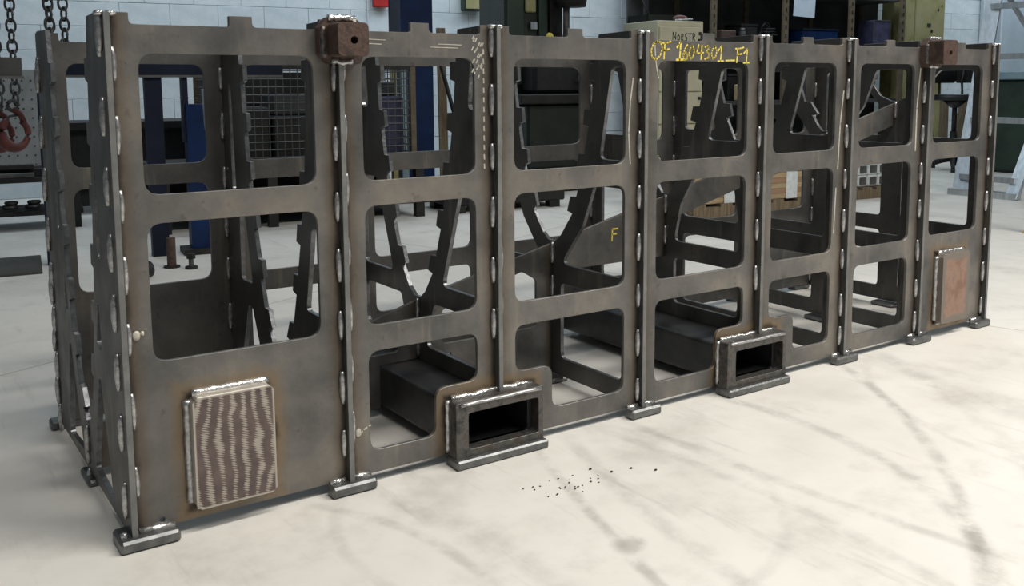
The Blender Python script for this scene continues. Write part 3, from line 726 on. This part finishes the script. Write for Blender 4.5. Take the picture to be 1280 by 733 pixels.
# --- wire mesh container with goods
t = thing('mesh_container', 'wire mesh crate with dark purple goods on a black low bench', 'mesh crate', (2.06, 4.32, .40), RW)
cw, ch, cd = .65, .62, .35
for x in (-cw, cw):
    for y in (-cd, cd): box('post', 'brownpost', t, x - .018, x + .018, y - .018, y + .018, 0, ch)
box('bottom', 'dark', t, -cw, cw, -cd, cd, 0, .02); box('back_liner', 'dark', t, -cw, cw, cd - .02, cd - .008, .02, ch - .03)
for z in (0.01, ch - .02): box('rim', 'dark', t, -cw, cw, -cd - .012, -cd + .012, z, z + .03)
hm = MB().cyl((-cw, 0, 0), (cw, 0, 0), .0035, seg=5).mesh('wire', 'greysteel'); vm = MB().cyl((0, 0, 0), (0, 0, ch), .0035, seg=5).mesh('wire', 'greysteel'); dm_ = MB().cyl((0, -cd, 0), (0, cd, 0), .0035, seg=5).mesh('wire', 'greysteel')
for k in range(12):
    o = link(bpy.data.objects.new('wire', hm), t); o.location = (0, -cd - .004, .04 + k * .05)
    o = link(bpy.data.objects.new('wire', hm), t); o.location = (0, cd, .04 + k * .05)
    for sx_ in (-1, 1): o = link(bpy.data.objects.new('wire', dm_), t); o.location = (sx_ * cw, 0, .04 + k * .05)
for k in range(27):
    o = link(bpy.data.objects.new('wire', vm), t); o.location = (-cw + .045 + k * .047, -cd, 0)
for k in range(12):
    for sx_ in (-1, 1): o = link(bpy.data.objects.new('wire', vm), t); o.location = (sx_ * cw, -cd + .05 + k * .055, 0)
for k, (x, y, z, sx_, sy_, sz_, m, lb) in enumerate([(-.46, 0, .021, .16, .26, .34, 'dark', 'black wrapped parcel at the left end inside the wire mesh crate'), (-.09, 0, .021, .19, .26, .28, 'dark', 'low black parcel under a grey one in the wire mesh crate'), (.25, .02, .021, .13, .26, .46, 'purple', 'tall dark purple parcel inside the wire mesh crate'), (.51, 0, .021, .11, .26, .40, 'purple', 'dark purple parcel under a grey parcel in the mesh crate'), (-.09, .03, .303, .17, .2, .14, 'rackgrey', 'grey parcel lying on the low black parcel in the crate'), (.51, .05, .423, .10, .2, .10, 'rackgrey', 'flat grey parcel topping a purple one in the crate')]):
    o = MB().box(-sx_, sx_, -sy_, sy_, 0, sz_, bev=.012).build('wrapped_parcel', m); o.location = Vector((2.06, 4.32, .40 + z)) + wd_ * x - wn_ * y; o.rotation_euler = (0, 0, RW)
    tag(o, lb, 'parcel', 'parcels in the mesh crate')
t = thing('low_bench', 'black low steel bench under the wire mesh crate', 'bench', (1.93, 4.33, 0), RW)
box('top', 'dark', t, -.90, .86, -.42, .42, .34, .40)
for x in (-.85, -.20, .35, .80):
    for y in (-.38, .38): box('leg', 'dark', t, x - .03, x + .03, y - .03, y + .03, .0, .34)
box('back_board', 'dark', t, -.90, .86, .38, .41, .02, .34); box('shelf', 'dark', t, -.88, .84, -.36, .38, .10, .13)
t = thing('dark_workbench', 'long black workbench along the wall behind the blue table', 'workbench', (1.05, 5.66, 0), RW)
box('top', 'dark', t, -.34, 1.75, -.35, .35, .60, .65)
for x in (-.31, .60, 1.70): box('leg', 'black', t, x - .03, x + .03, -.33, -.27, 0, .60)
box('front_board', 'black', t, -.32, 1.72, -.26, -.23, .05, .60); box('shelf', 'dark', t, -.32, 1.72, -.34, .3, .18, .21)
t = thing('low_crate', 'flat black machine base lying on the floor before the blue column', 'machine base', (3.42, 3.98, 0), RW)
box('base', 'dark', t, -.50, .42, -.25, .25, .05, .16, bev=.01); box('cover', 'black', t, -.40, .1, -.2, .2, .16, .24, bev=.02)
for x in (-.42, .34):
    for y in (-.2, .2): box('foot', 'black', t, x - .04, x + .04, y - .04, y + .04, 0, .05)
# --- blue I beam column
t = thing('steel_column', 'blue painted steel I-beam column in front of the white wall', 'column', (3.10, 4.72, 0), RW)
box('flange', 'blue', t, -.13, .13, -.13, -.112, 0.012, 4.0); box('flange', 'blue', t, -.13, .13, .112, .13, .012, 4.0); box('web', 'navy', t, -.006, .006, -.112, .112, .012, 4.0)
box('side_plate', 'navy', t, -.128, -.118, -.112, .112, .012, 4.0)
box('base_plate', 'dark', t, -.2, .2, -.2, .2, 0, .012)
o = MB().box(-.025, .025, -.012, .012, 0, 1.15).build('steel_strip', 'paleblue'); o.location = (2.96, 4.58, 0); o.rotation_euler = (0, 0, RW); tag(o, 'pale blue steel strip standing beside the blue column', 'strip')
o = MB().box(-.02, .02, -.02, .02, 0, 1.10).build('wood_batten', 'olive'); o.location = (2.88, 4.60, 0); tag(o, 'olive batten standing between mesh crate and blue column', 'batten')
o = MB().box(-.035, .035, -.012, .012, 0, 1.35).build('wood_plank', 'oldwood'); o.location = (3.42, 4.78, 0); o.rotation_euler = (-.03, 0, RW); tag(o, 'brown wooden plank standing right of the blue column', 'plank')
o = MB().cyl((3.30, 4.62, 1.08), (3.70, 4.75, .0), .016).build('steel_pipe', 'dark', None, True); tag(o, 'thin dark pipe leaning against the blue column', 'pipe')
# fire call box, control box and cable on wall
t = thing('fire_call_box', 'small red fire call box on the white wall', 'call box', onwall(3.68, .0, 1.63), RW)
box('body', 'red', t, -.075, .075, -.06, .0, 0, .17, bev=.006); box('label_plate', 'paper', t, -.05, .05, -.063, -.059, .075, .14)
o = MB().box(-.006, .006, -.012, 0, 0, 1.4).build('conduit', 'joint'); o.location = onwall(3.56, 0, .95); o.rotation_euler = (0, 0, RW); tag(o, 'thin pale conduit running down the wall by the red call box', 'conduit')
t = thing('socket_box', 'olive green socket box fixed to the white wall', 'socket box', onwall(4.62, .0, 1.62), RW)
box('body', 'green', t, -.11, .09, -.09, 0, 0, .2, bev=.01); box('cover', 'olive', t, -.09, .07, -.1, -.088, .02, .18)
t = thing('hanging_cable', 'black looped cable with a plug hanging on the white wall', 'cable', onwall(4.88, .06, 1.34), RW)
pts = [(.02 + .17 * math.cos(a), -.02, .32 + .22 * math.sin(a)) for a in [math.radians(v) for v in range(150, 400, 12)]]
MB().tube(pts, .008, 8).build('loop', 'black', t, True); MB().tube([(-.03, -.03, .38), (-.01, -.03, .20), (.02, -.03, .0)], .009, 8).build('cord', 'black', t, True)
MB().cyl((-.06, -.03, .46), (-.035, -.03, .37), .035, .028).build('plug', 'beige', t, True); MB().cyl((-.035, -.03, .38), (-.025, -.03, .34), .03, .02).build('plug_neck', 'black', t, True)

# --- green milling / drilling machine
t = thing('drilling_machine', 'dark green column drilling machine with a spindle before the white wall', 'drilling machine', (4.40, 4.85, 0), RW)
box('base', 'darkgreen', t, -.42, .30, -.38, .40, 0, .16, bev=.02)
o = box('column', 'darkgreen', t, -.36, .20, -.10, .42, .16, 2.0, bev=.02); box('column_cover', 'green', o, -.34, -.20, -.125, -.10, .9, 1.9); box('column_cover', 'green', o, -.06, .02, -.14, -.10, .3, 1.9); box('slide_way', 'dark', o, .04, .16, -.15, -.10, .3, 1.95)
box('terminal_box', 'olive', o, -.18, -.08, -.13, -.10, 1.5, 1.75, bev=.01); box('tag_plate', 'alu', o, -.14, -.08, -.142, -.13, 1.36, 1.42)
box('knee', 'darkgreen', t, -.30, .34, -.38, -.10, .20, .74, bev=.02); box('gear_housing', 'black', t, -.22, .36, -.34, -.10, .82, 1.10, bev=.03); box('side_housing', 'darkgreen', t, .20, .36, -.10, .40, .16, 1.14, bev=.02); box('machine_table', 'dark', t, -.40, .36, -.46, -.10, .74, .82, bev=.01)
MB().box(.05, .34, -.44, .0, 1.62, 2.05, bev=.04).build('head', 'darkgreen', t); 
MB().cyl((.16, -.30, 1.54), (.16, -.30, 1.66), .12, .14, seg=24).build('spindle_nose', 'dark', t, True); MB().cyl((.11, -.30, 1.30), (.11, -.30, 1.56), .028).build('quill', 'greysteel', t, True); MB().cyl((.11, -.30, 1.20), (.11, -.30, 1.31), .036, .03).build('chuck', 'dark', t, True); MB().cyl((.11, -.30, .98), (.11, -.30, 1.2), .012).build('drill_bit', 'greysteel', t, True)
MB().torus((.26, -.42, .95), .09, .013, 'Y', 24, 8).cyl((.26, -.42, .95), (.26, -.34, .95), .03).box(.17, .35, -.428, -.412, .94, .96).build('handwheel', 'alu', t, True)
MB().ell((.04, -.14, 1.30), (.035, .03, .035)).build('knob', 'yellow_paint', t, True)
# --- beige drawer cabinet
t = thing('drawer_cabinet', 'beige metal drawer cabinet with handwritten black lettering', 'cabinet', (4.85, 3.84, 0), RW)
cwid, cdep, chei = .46, .48, 1.40
box('body', 'beige', t, 0, cwid, 0, cdep, .03, chei, bev=.004); box('plinth', 'dark', t, .01, cwid - .01, .02, cdep, 0, .03)
for k in range(5):
    z0 = .05 + k * .262; o = box('drawer', 'beige', t, .015, cwid - .015, -.018, 0, z0, z0 + .252, bev=.003)
    box('handle', 'black', o, .09, .19, -.026, -.018, z0 + .10, z0 + .15) if k < 4 else None
    box('lock', 'black', o, cwid - .06, cwid - .035, -.026, -.018, z0 + .19, z0 + .215)
    if k == 4:
        nm = MB(); write(nm, [('N', .14, z0 + .150, .034, .060, .007), ('o', .184, z0 + .150, .030, .056, .007), ('R', .222, z0 + .142, .030, .058, .007), ('S', .258, z0 + .142, .030, .064, .007), ('T', .294, z0 + .148, .034, .054, .007), ('R', .336, z0 + .144, .034, .060, .007)], -.0182)
        n_ = nm.build('marker_lettering', 'black', o); n_['label'] = 'black handwritten word NoRSTR'
        box('lock', 'black', o, cwid - .065, cwid - .04, -.026, -.018, z0 + .11, z0 + .16)
cabtop = lambda dx, dy: Vector((4.85, 3.84, chei)) + wd_ * dx - wn_ * dy
t = thing('tool_tray', 'black open tool tray lying on the beige cabinet', 'tray', cabtop(.17, .32), RW)
box('bottom', 'dark', t, -.14, .14, -.14, .14, 0, .012)
for a in ((-.14, -.128, -.14, .14), (.128, .14, -.14, .14), (-.14, .14, -.14, -.128), (-.14, .14, .128, .14)): box('side', 'darkgreen', t, *a, .012, .06)
t = thing('red_rag', 'crumpled dark red rag beside the tray on the cabinet', 'rag', cabtop(.30, .10))
MB().ell((0, 0, .028), (.07, .05, .028)).ell((.05, .02, .022), (.05, .04, .022)).build('cloth', 'redhook', t, True)
o = MB().cyl((0, 0, .008), (.17, -.02, .02), .006).build('file_rod', 'alu', None, True); o.location = cabtop(.2, .03); tag(o, 'thin shiny rod lying on the beige cabinet', 'rod')
o = MB().cyl((0, 0, .0), (-.16, .0, .22), .006).build('thin_stick', 'black', None, True); o.location = cabtop(.10, .20); tag(o, 'thin black stick rising from the tool tray', 'stick')
o = MB().box(-.02, .02, -.015, .015, 0, 2.6).build('black_post', 'black'); o.location = (5.55, 4.75, 0); tag(o, 'black square post behind the beige cabinet', 'post')

# --- storage rack
RK = onwall(6.42, .9); 
t = thing('storage_rack', 'tall dark storage rack with brown slotted uprights', 'rack', RK, RW)
for x in (.50, 1.46, 2.42, 3.22):
    o = box('upright', 'brownpost', t, x - .035, x + .035, 0, .03, 0, 2.6)
    for k in range(9): box('slot', 'dark', o, x - .008, x + .008, -.003, 0, 1.20 + k * .09, 1.24 + k * .09)
    box('upright', 'brownpost', t, x - .03, x + .03, .62, .65, 0, 2.6)
for z in (.25, .72, 1.30, 1.86, 2.4): box('shelf', 'rackgrey', t, -.10, 3.25, .03, .62, z - .04, z)
box('back_sheet', 'rackgrey', t, -.12, 3.52, .64, .66, 0.1, 2.6)
def rk(dx, dy, z): return RK + wd_ * dx - wn_ * dy + Vector((0, 0, z))
def rack_item(name, label, cat, m, dx, dy, z, sx_, sy_, sz_, lid=None, grp=None):
    t = thing(name, label, cat, rk(dx, dy, z), RW, grp)
    box('body', m, t, -sx_, sx_, -sy_, sy_, 0, sz_, bev=min(.01, sz_ * .2))
    if lid: box('lid', lid, t, -sx_ - .005, sx_ + .005, -sy_ - .005, sy_ + .005, sz_, sz_ + .02)
    return t
rack_item('storage_box', 'dark reddish brown box on the upper rack shelf', 'box', 'rust_block', .76, .20, 1.30, .10, .12, .15)
rack_item('storage_box', 'black box next to the reddish box on the rack', 'box', 'dark', 1.06, .25, 1.30, .11, .14, .20, 'black')
rack_item('storage_box', 'blue plastic crate on the upper rack shelf', 'box', 'blue', 2.02, .20, 1.30, .26, .14, .17, 'navy')
o = rack_item('storage_box', 'black box with pale edges by the olive pillar', 'box', 'purple', 2.92, .15, 1.30, .13, .12, .30)
for x in (-.13, .13): box('edge_strip', 'greysteel', o, x - .004, x + .004, -.126, -.12, 0, .30)
box('edge_strip', 'greysteel', o, -.13, .13, -.126, -.12, .294, .302)
rack_item('storage_box', 'dark grey carton low on the rack under the boxes', 'box', 'dark', 1.05, .36, .72, .22, .2, .26, 'rackgrey')
rack_item('cardboard_carton', 'pale cardboard carton on the middle rack shelf', 'carton', 'cardboard', 1.02, .06, .72, .16, .05, .17)
rack_item('storage_box', 'long black bin on the middle rack shelf', 'box', 'black', 2.10, .25, .72, .30, .2, .3)
t = thing('glass_jar', 'small dark jar between boxes on the rack', 'jar', rk(.92, .06, 1.30)); MB().cyl((0, 0, 0), (0, 0, .14), .035).build('body', 'dark', t, True); MB().cyl((0, 0, .14), (0, 0, .17), .025).build('lid', 'greysteel', t, True)
t = thing('wire_bundle', 'tangled dark wire bundle on the rack beside the brown upright', 'wire bundle', rk(1.30, .10, 1.30))
wm = MB()
for k in range(9): wm.torus((random.uniform(-.04, .04), random.uniform(-.03, .03), .06 + k * .016), random.uniform(.05, .085), .006, 'Z' if k % 2 else 'Y', 16, 5)
wm.build('coil', 'dark', t, True)
o = MB().box(-.14, .14, -.012, .012, 0, .018).build('white_tube', 'paper'); o.location = rk(1.76, .03, 1.30); o.rotation_euler = (0, 0, RW); tag(o, 'short white strip lying on the rack shelf edge', 'strip')
t = thing('paper_sheet', 'white paper sheet with green print hung on the rack', 'paper', rk(1.70, -.02, 1.60), RW)
box('sheet', 'paper', t, -.155, .145, -.004, 0, 0, .36, rot=Matrix.Rotation(.05, 3, 'Y'))
gm = MB()
for k in range(7): gm.ribbon([(-.11 + k * .033, .19), (-.105 + k * .033, .25)], .012, -.006)
g_ = gm.build('green_print', 'greenink', t)
# orange and navy jacket, red canister seen through the frame
t = thing('work_jacket', 'orange and navy work jacket hanging in front of the rack', 'jacket', rk(1.74, -.12, .62), RW)
MB().ell((-.05, 0, .30), (.09, .05, .28)).build('navy_side', 'purple', t, True); MB().ell((.05, -.01, .26), (.07, .05, .26)).build('orange_side', 'orange', t, True); MB().ell((0, .02, .60), (.08, .06, .06)).build('hood', 'black', t, True)
t = thing('red_canister', 'red canister with white band on the rack', 'canister', rk(2.30, -.10, .72)); MB().cyl((0, 0, 0), (0, 0, .32), .07, seg=20).build('body', 'red', t, True); MB().cyl((0, 0, .11), (0, 0, .19), .072, seg=20).build('band', 'paper', t, True); MB().cyl((0, 0, .32), (0, 0, .40), .03).build('neck', 'paper', t, True)

# --- olive pillar
pl = MB().box(-.56, -.06, -.25, .25, 0, 4.2, bev=.01).build('pillar', 'olive'); pl.location = onwall(10.52, .55); pl.rotation_euler = (0, 0, RW); tag(pl, 'olive painted concrete pillar with stains', kind='structure')
for x in (-.66,): box('pillar_strip', 'olive', pl, x - .09, x + .07, -.26, -.1, 0, 4.2)
MB().cyl((-.28, -.252, 1.50), (-.28, -.249, 1.50), .02, seg=10).cyl((-.18, -.252, 1.75), (-.18, -.249, 1.75), .016, seg=8).cyl((-.12, -.252, 1.80), (-.12, -.249, 1.80), .012, seg=8).build('stain', 'dark', pl)
box('clip', 'green', pl, -.36, -.30, -.254, -.25, 1.55, 1.59)
# door in the wall
d = MB().box(0, .95, -.03, .0, 0, 2.15).build('door_1', 'door'); d.location = onwall(12.22, 0); d.rotation_euler = (0, 0, RW); tag(d, 'pale grey door in the white wall behind the stepladder', kind='structure')
box('door_frame', 'joint', d, -.07, 0, -.05, 0, 0, 2.22); box('door_frame', 'joint', d, .95, 1.02, -.05, 0, 0, 2.22); box('door_frame', 'joint', d, -.07, 1.02, -.05, 0, 2.15, 2.22)
for z in (.3, 1.05, 1.8): box('hinge', 'greysteel', d, -.03, .0, -.07, -.03, z, z + .12)
box('ridge', 'joint', d, .30, .34, -.045, -.03, .1, 2.1)

# --- stools
def stool(label, loc, rz, back=True):
    t = thing('work_stool', label, 'stool', loc, rz, 'black work stools')
    MB().cyl((0, 0, .715), (0, 0, .76), .20, .21, seg=28).cyl((0, 0, .76), (0, 0, .775), .21, .19, seg=28).build('seat', 'black', t, True)
    MB().cyl((0, 0, .10), (0, 0, .40), .035).build('column', 'dark', t, True); MB().cyl((0, 0, .40), (0, 0, .715), .024).build('gas_spring', 'black', t, True)
    MB().cyl((0, 0, .64), (0, 0, .715), .04, .12, seg=16).build('seat_bracket', 'black', t, True)
    MB().torus((0, 0, .28), .17, .012, 'Z', 28, 8).build('foot_ring', 'black', t, True)
    for k in range(3): MB().cyl((0, 0, .28), (.17 * math.cos(k * 2.1), .17 * math.sin(k * 2.1), .28), .008).build('ring_spoke', 'black', t, True)
    for k in range(5):
        a = k * 2 * math.pi / 5 + .3; c_, s_ = math.cos(a), math.sin(a)
        o = MB().tube([(0.03 * c_, .03 * s_, .12), (.16 * c_, .16 * s_, .085), (.30 * c_, .30 * s_, .04)], [.03, .024, .018], 8).build('base_leg', 'dark', t, True)
        MB().cyl((.29 * c_, .29 * s_, 0), (.29 * c_, .29 * s_, .035), .022, seg=10).build('glide', 'black', o, True)
    if back:
        MB().tube([(0, .12, .72), (0, .24, .76), (0, .25, .92), (0, .23, 1.02)], .014, 8).build('back_bar', 'dark', t, True)
        bm_ = MB(); bm_.box(-.17, .17, .19, .235, .89, 1.13, bev=.03); bm_.build('backrest', 'black', t, True)
    return t
stool('black round work stool with backrest on a five-star base', (8.76, 3.64, 0), -.35)
stool('black work stool standing half behind the stepladder', (9.55, 3.80, 0), 1.1)
for k in range(4):
    o = MB().box(-.05, .05, -.012, .012, 0, .74).build('wood_board', 'oldwood'); o.location = (9.30 + .15 * k, 4.30 - .02 * k, 0); o.rotation_euler = (-.16, -.30 + .2 * k, -.4)
    tag(o, ['old wooden board leaning most, behind the black stool', 'old wooden board leaning left behind the stool', 'nearly upright old board behind the black stool', 'old board leaning right behind the black stool'][k], 'board', 'boards leaning behind the stool')
# --- aluminium stepladder
t = thing('stepladder', 'aluminium stepladder with wide rails standing right of the frame', 'stepladder', (6.80, 2.20, 0), 0)
A0, A1 = Vector((.02, .20, .0)), Vector((.74, .38, 1.75)); B0, B1 = Vector((-.06, -.26, .0)), Vector((.78, -.36, 1.75))
def rail(a, b, name, wx, wy):
    d = (b - a); L = d.length; q = d.to_track_quat('Z', 'Y').to_matrix(); m_ = MB().box(-wx, wx, -wy, wy, -L / 2, L / 2); bmesh.ops.rotate(m_.bm, cent=(0, 0, 0), matrix=q, verts=m_.bm.verts[:]); bmesh.ops.translate(m_.bm, vec=(a + b) / 2, verts=m_.bm.verts[:]); return m_.build(name, 'alu', t)
rail(A0, A1, 'rail', .06, .016); rail(B0, B1, 'rail', .05, .016)
for z in (.14, .59, 1.10, 1.52):
    f = z / 1.75; a = A0.lerp(A1, f); b = B0.lerp(B1, f); d = b - a; L = d.length; m_ = MB().box(-.045, .045, -L / 2, L / 2, -.022, .022)
    m_.build('tread', 'alu', t).location = (a + b) / 2
    t.children[-1].rotation_euler = (0, 0, math.atan2(-d.x, d.y) + math.pi)
C0, C1 = Vector((1.75, -.25, 0)), A1; D0, D1 = Vector((1.70, -.75, 0)), B1
rail(C0, C1, 'rear_leg', .02, .014); rail(D0, D1, 'rear_leg', .02, .014)
box('foot_bar', 'alu', t, -.09, -.0, -.30, .24, .0, .05); box('top_platform', 'alu', t, .60, .90, -.40, .42, 1.74, 1.79)
# --- green lathe and blue cabinet beyond the ladder
t = thing('lathe_cabinet', 'dark green machine cabinet with black louvres behind the stepladder', 'machine', (9.15, 2.60, 0), RW)
box('body', 'green', t, -.35, 1.2, 0, .8, .02, .92, bev=.02); box('top_bed', 'paleblue', t, -.40, 1.25, -.04, .84, .92, 1.0, bev=.01)
for k in range(5): box('louvre', 'black', t, -.30, -.05, -.012, 0, .32 + k * .05, .345 + k * .05)
box('hollow', 'dark', t, -.28, -.02, -.012, .0, .55, .88); box('foot', 'dark', t, -.33, 1.18, .03, .77, 0, .02)
t = thing('cable_coil', 'dark cable coil lying on the green machine', 'cable coil', (9.25, 2.85, 1.0)); MB().torus((0, 0, .05), .15, .022, 'Z', 24, 8).torus((.02, 0, .09), .14, .022, 'Z', 24, 8).build('coil', 'dark', t, True)
t = thing('blue_cabinet', 'dark blue tall cabinet behind the green machine', 'cabinet', (10.9, 3.25, 0), RW)
box('body', 'navy', t, -.25, .8, 0, .5, 0, 2.0, bev=.01); o = box('door', 'blue', t, -.23, .26, -.02, 0, .05, 1.95); MB().cyl((.2, -.04, 1.5), (.2, -.02, 1.5), .02).build('knob', 'greysteel', o)
# --- yellow rusty post at the right edge
t = thing('yellow_post', 'yellow rusty perforated steel post at the floor edge', 'post', (5.24, 1.00, 0), .2)
box('shaft', 'yellowrust', t, -.03, .03, -.03, .03, .01, .62); box('base', 'yellowrust', t, -.05, .05, -.05, .05, 0, .012)
for k in range(7): MB().cyl((-.032, 0, .08 + k * .08), (-.029, 0, .08 + k * .08), .010, seg=8).build('hole', 'dark', t)

# --- wrapped timber and glass blocks on pallets
def pallet(label, loc, rz, wx, wy, grp='wooden pallets'):
    t = thing('pallet', label, 'pallet', loc, rz, grp)
    for k in range(3): box('runner', 'oldwood', t, -wx, wx, -wy + .04 + k * (wy - .04) - .04, -wy + .04 + k * (wy - .04) + .04, 0, .07)
    for k in range(6): box('deck_board', 'oldwood', t, -wx + k * (2 * wx - .1) / 5, -wx + .1 + k * (2 * wx - .1) / 5, -wy, wy, .07, .09)
pallet('wooden pallet under the wrapped timber bundle', (4.72, 2.95, 0), RW, .62, .42)
q0 = Vector((4.72, 2.95, .09))
for r in range(5):
    for k in range(4):
        L = .60 - .02 * (r % 2); o = MB().box(-L, L, -.085, .085, 0, .036, bev=.003).build('timber_plank', 'redwood' if (k == 0 and r in (1, 3)) else 'wood')
        o.location = q0 + Vector((0, 0, .0365 * r)) + wd_ * random.uniform(-.015, .015) - wn_ * (-.31 + k * .19); o.rotation_euler = (0, 0, RW)
        tag(o, ('reddish board' if (k == 0 and r in (1, 3)) else 'pale timber plank') + ' in the ' + ['bottom', 'second', 'middle', 'fourth', 'top'][r] + ' layer of the wrapped timber bundle', 'plank', 'planks in the timber bundle')
for dx in (-.30, .25):
    t = thing('plastic_band', 'white plastic band round the ' + ('reddish-board end' if dx < 0 else 'packet end') + ' of the timber bundle', 'band', q0 + wd_ * dx, RW, 'bands round the timber bundle')
    box('front', 'plastic_wrap', t, -.05, .05, -.402, -.398, .0, .186); box('top', 'plastic_wrap', t, -.05, .05, -.402, .35, .184, .187)
t = thing('plastic_cover', 'crumpled clear plastic sheet on the timber bundle', 'plastic sheet', q0 + wd_ * .22 + Vector((0, 0, .188)), RW)
g = bmesh.new(); bmesh.ops.create_grid(g, x_segments=16, y_segments=12, size=1)
for v in g.verts: v.co = Vector((v.co.x * .20, v.co.y * .36, .03 + .028 * math.sin(v.co.x * 9 + v.co.y * 3) * math.cos(v.co.y * 7)))
me = bpy.data.meshes.new('sheet'); g.to_mesh(me); g.free(); me.materials.append(M['plastic_wrap']); sh = link(bpy.data.objects.new('sheet', me), t)
md = sh.modifiers.new('thickness', 'SOLIDIFY'); md.thickness = .004
o = MB().box(-.09, .09, -.05, .05, 0, .07, bev=.01).build('green_packet', 'green'); o.location = q0 + wd_ * .53 + wn_ * .33 + Vector((0, 0, .184)); o.rotation_euler = (0, 0, RW); tag(o, 'small green packet lying on the wrapped timber', 'packet')
pallet('wooden pallet under the glass blocks', (6.20, 2.95, 0), RW, .42, .35)
gb = MB().box(-.052, .052, -.05, .05, 0, .088, bev=.008).mesh('glass_block', 'plastic_wrap'); gi = MB().box(-.036, .036, -.0515, -.048, .014, .074, bev=.006).mesh('pane_face', 'greysteel')
for r in range(3):
    for k in range(7):
        o = link(bpy.data.objects.new('glass_block', gb)); o.location = Vector((6.20, 2.95, .091 + r * .09)) + wd_ * (-.34 + k * .108) + wn_ * .26; o.rotation_euler = (0, 0, RW)
        tag(o, 'pale glass block in the ' + ['bottom', 'middle', 'top'][r] + ' row on the pallet', 'glass block', 'glass blocks on the pallet')
        c_ = link(bpy.data.objects.new('pane_face', gi), o)

# --- swarf crumbs on the floor in front of the frame
cm = MB()
for k in range(26):
    x, y = .80 + random.gauss(0, .05), -.27 + random.gauss(0, .03)
    cm.ell((x, y, .0012), (random.uniform(.001, .0035), random.uniform(.001, .003), .0012), 6, 4)
for x, y in ((.93, -.26), (.98, -.27), (.90, -.22), (1.02, -.31)): cm.ell((x, y, .002), (.004, .003, .002), 6, 4)
co = cm.build('swarf_crumbs', 'dark'); tag(co, 'dark metal crumbs scattered on the floor before the frame', 'crumbs', kind='stuff')
